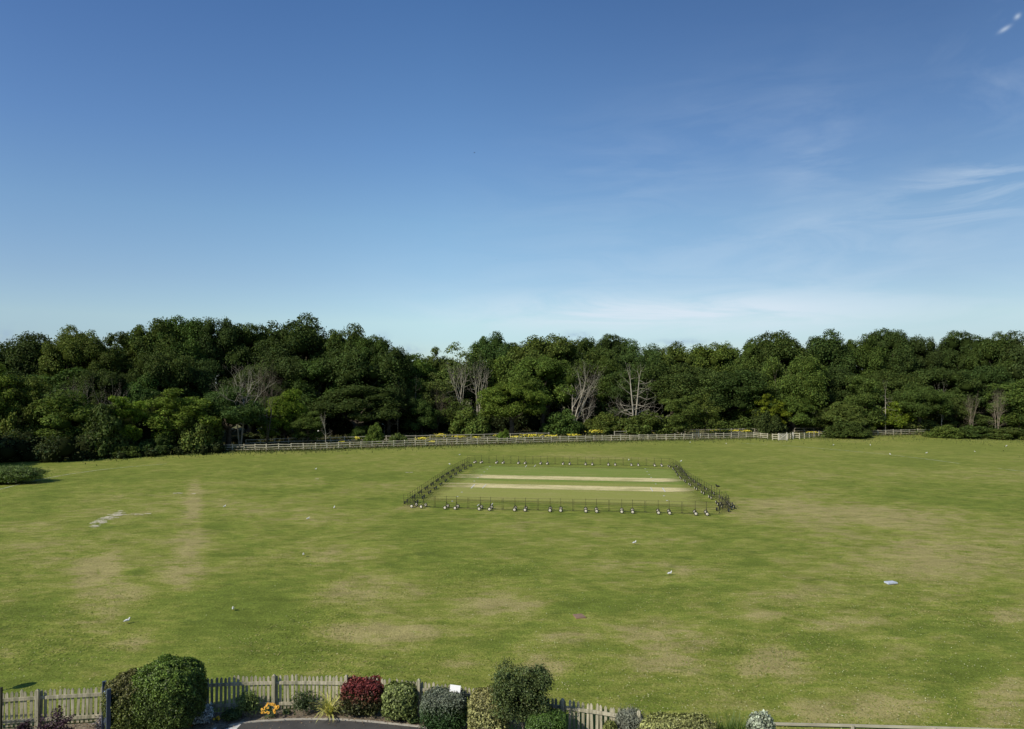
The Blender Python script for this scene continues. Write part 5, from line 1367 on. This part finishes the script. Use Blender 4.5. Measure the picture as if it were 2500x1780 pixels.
# ------------------------------------------------------------------ sky
w = bpy.data.worlds.new('World'); scene.world = w; w.use_nodes = True
nt = NT(w.node_tree)
out = nt.node('ShaderNodeOutputWorld'); bg = nt.node('ShaderNodeBackground'); nt.l.new(bg.outputs[0], out.inputs[0])
sky = nt.node('ShaderNodeTexSky', sky_type='NISHITA'); sky.sun_disc = False; sky.sun_elevation = SUN_EL
sky.sun_rotation = math.atan2(SUN_DIR.x, SUN_DIR.y); sky.altitude = 50; sky.air_density = 1.0; sky.dust_density = 0.6; sky.ozone_density = 2.0
SKY_STRENGTH = 0.135
tc = nt.node('ShaderNodeTexCoord'); dirv = tc.outputs['Generated']
sp = nt.node('ShaderNodeSeparateXYZ'); nt.l.new(dirv, sp.inputs[0])
el = sp.outputs[2]; az = nt.math('ARCTAN2', sp.outputs[0], sp.outputs[1])
_e = lambda py: (CAMH * 0 + (SP + CP * (CY - py) / F) / math.sqrt(1 + ((CY - py) / F) ** 2)) / 0.5
tint = nt.ramp(nt.range(el, 0.0, 0.5), [(0.0, (.70, .83, 1.02)), (_e(830), (.82, .93, 1.02)), (_e(790), (.926, 1, 1)), (_e(700), (.885, .963, .99)), (_e(550), (.83, .98, 1.02)), (_e(375), (.70, .89, 1.04)), (_e(20), (.53, .755, .98)), (1.0, (.5, .72, .97))])
azr = nt.ramp(nt.range(az, -1.5, 1.5), [(0.0, (.84, .84, .88)), ((-.61 + 1.5) / 3, (.86, .86, .92)), ((-.2 + 1.5) / 3, (.99, .99, 1.0)), ((-.1 + 1.5) / 3, (1, 1, 1)), ((.26 + 1.5) / 3, (.89, .85, .85)), ((.556 + 1.5) / 3, (.76, .72, .725)), (1.0, (.72, .70, .70))])
c = nt.mix(1.0, sky.outputs[0], tint, 'MULTIPLY')
c = nt.mix(1.0, c, azr, 'MULTIPLY')
cv = nt.node('ShaderNodeCombineXYZ'); nt.put(cv.inputs[0], az); nt.put(cv.inputs[1], el)
def A(px): return math.atan((px - CX) / F)
def E(px, py):
    x, y, z = ray(px, py); return z / math.sqrt(x * x + y * y + z * z)
def gauss(px, py, wx, wy, tilt=0.0):
    a0, e0 = A(px), E(px, py); sx = wx / F; sy = wy / F
    da = nt.math('SUBTRACT', az, a0); de = nt.math('SUBTRACT', el, e0)
    de = nt.math('MULTIPLY_ADD', da, -tilt, de)
    q = nt.math('ADD', nt.math('POWER', nt.math('ABSOLUTE', nt.math('DIVIDE', da, sx)), 2.0), nt.math('POWER', nt.math('ABSOLUTE', nt.math('DIVIDE', de, sy)), 2.0))
    return nt.math('EXPONENT', nt.math('MULTIPLY', q, -1.0))
wisp = nt.noise(nt.mapping(cv.outputs[0], (5, 26, 1), (0, 0, 0.22)), 1.0, 6, 0.62, 0.9)
wisp2 = nt.noise(nt.mapping(cv.outputs[0], (3, 9, 1), (0, 0, -0.35), (3, 1, 0)), 1.0, 5, 0.6, 1.2)
wf = nt.range(wisp, 0.38, 0.72); wf2 = nt.range(wisp2, 0.42, 0.75)
cl = None
def addc(m, f, k):
    global cl
    v = nt.math('MULTIPLY', m, f) if f is not None else m
    v = nt.math('MULTIPLY', v, k); cl = v if cl is None else nt.math('ADD', cl, v)
addc(gauss(2390, 452, 130, 48, 0.06), wf, 0.55); addc(gauss(2010, 390, 110, 120), wf2, 0.25); addc(gauss(2480, 180, 120, 130), wf2, 0.22); addc(gauss(2200, 540, 500, 70, 0.08), wf, 0.2)
addc(gauss(1620, 400, 420, 130, 0.22), wf, 0.10); addc(gauss(1650, 765, 430, 40, -0.01), nt.range(wisp, 0.30, 0.58), 0.95); addc(gauss(1900, 700, 700, 120), wf, 0.15)
addc(gauss(2469, 67, 9, 3.6, 0.28), None, 0.45); addc(gauss(2501, 36, 5, 4, 0.2), None, 0.45)  # two small white window reflections, painted into the sky colour like wisps
CLOUD_GLINT_COL = (0.70, 0.80, 0.90, 1)
cloud_glint = nt.node('ShaderNodeMix', data_type='RGBA'); nt.put(cloud_glint.inputs[0], nt.math('MINIMUM', cl, 0.9)); nt.l.new(c, cloud_glint.inputs[6])
cloud_glint.inputs[7].default_value = tuple(x / SKY_STRENGTH for x in CLOUD_GLINT_COL[:3]) + (1,)
c = cloud_glint.outputs[2]
# small grey cumulus just above the trees
gm_ = None
for px, py, wx, wy in ((935, 832, 22, 16), (990, 858, 40, 14), (1412, 818, 30, 10), (5, 828, 40, 22), (1660, 835, 60, 8)):
    g_ = gauss(px, py, wx, wy); gm_ = g_ if gm_ is None else nt.math('ADD', gm_, g_)
gn = nt.noise(nt.mapping(cv.outputs[0], (45, 60, 1)), 1.0, 4, 0.6)
c = nt.mix(nt.math('MULTIPLY', nt.math('MINIMUM', gm_, 1.0), nt.range(gn, 0.38, 0.6, 0, 0.6)), c, tuple(x / SKY_STRENGTH for x in (0.33, 0.46, 0.62)) + (1,))
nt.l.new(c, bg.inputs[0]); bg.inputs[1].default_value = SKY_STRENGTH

sun = bpy.data.lights.new('sun', 'SUN'); sun.energy = 4.5; sun.angle = R(0.53); sun.color = (1.0, 0.93, 0.80)
so = bpy.data.objects.new('sun', sun); COL.objects.link(so)
sv = Vector((SUN_DIR.x * math.cos(SUN_EL), SUN_DIR.y * math.cos(SUN_EL), math.sin(SUN_EL)))
so.rotation_euler = (-sv).to_track_quat('-Z', 'Y').to_euler(); so.location = sv * 200

# ------------------------------------------------------------------ camera
cam = bpy.data.cameras.new('camera'); co = bpy.data.objects.new('camera', cam); COL.objects.link(co)
cam.sensor_fit = 'HORIZONTAL'; cam.sensor_width = 36; cam.lens = 36 * F / 2500.0; cam.clip_end = 12000; cam.clip_start = 0.5
co.location = (0, 0, CAMH); co.rotation_euler = (R(90) + PITCH, 0, 0); scene.camera = co
scene.view_settings.view_transform = 'Standard'; scene.view_settings.look = 'None'; scene.view_settings.exposure = 0; scene.view_settings.gamma = 1
scene.cycles.max_bounces = 5; scene.cycles.diffuse_bounces = 3; scene.cycles.transparent_max_bounces = 8; scene.cycles.glossy_bounces = 2
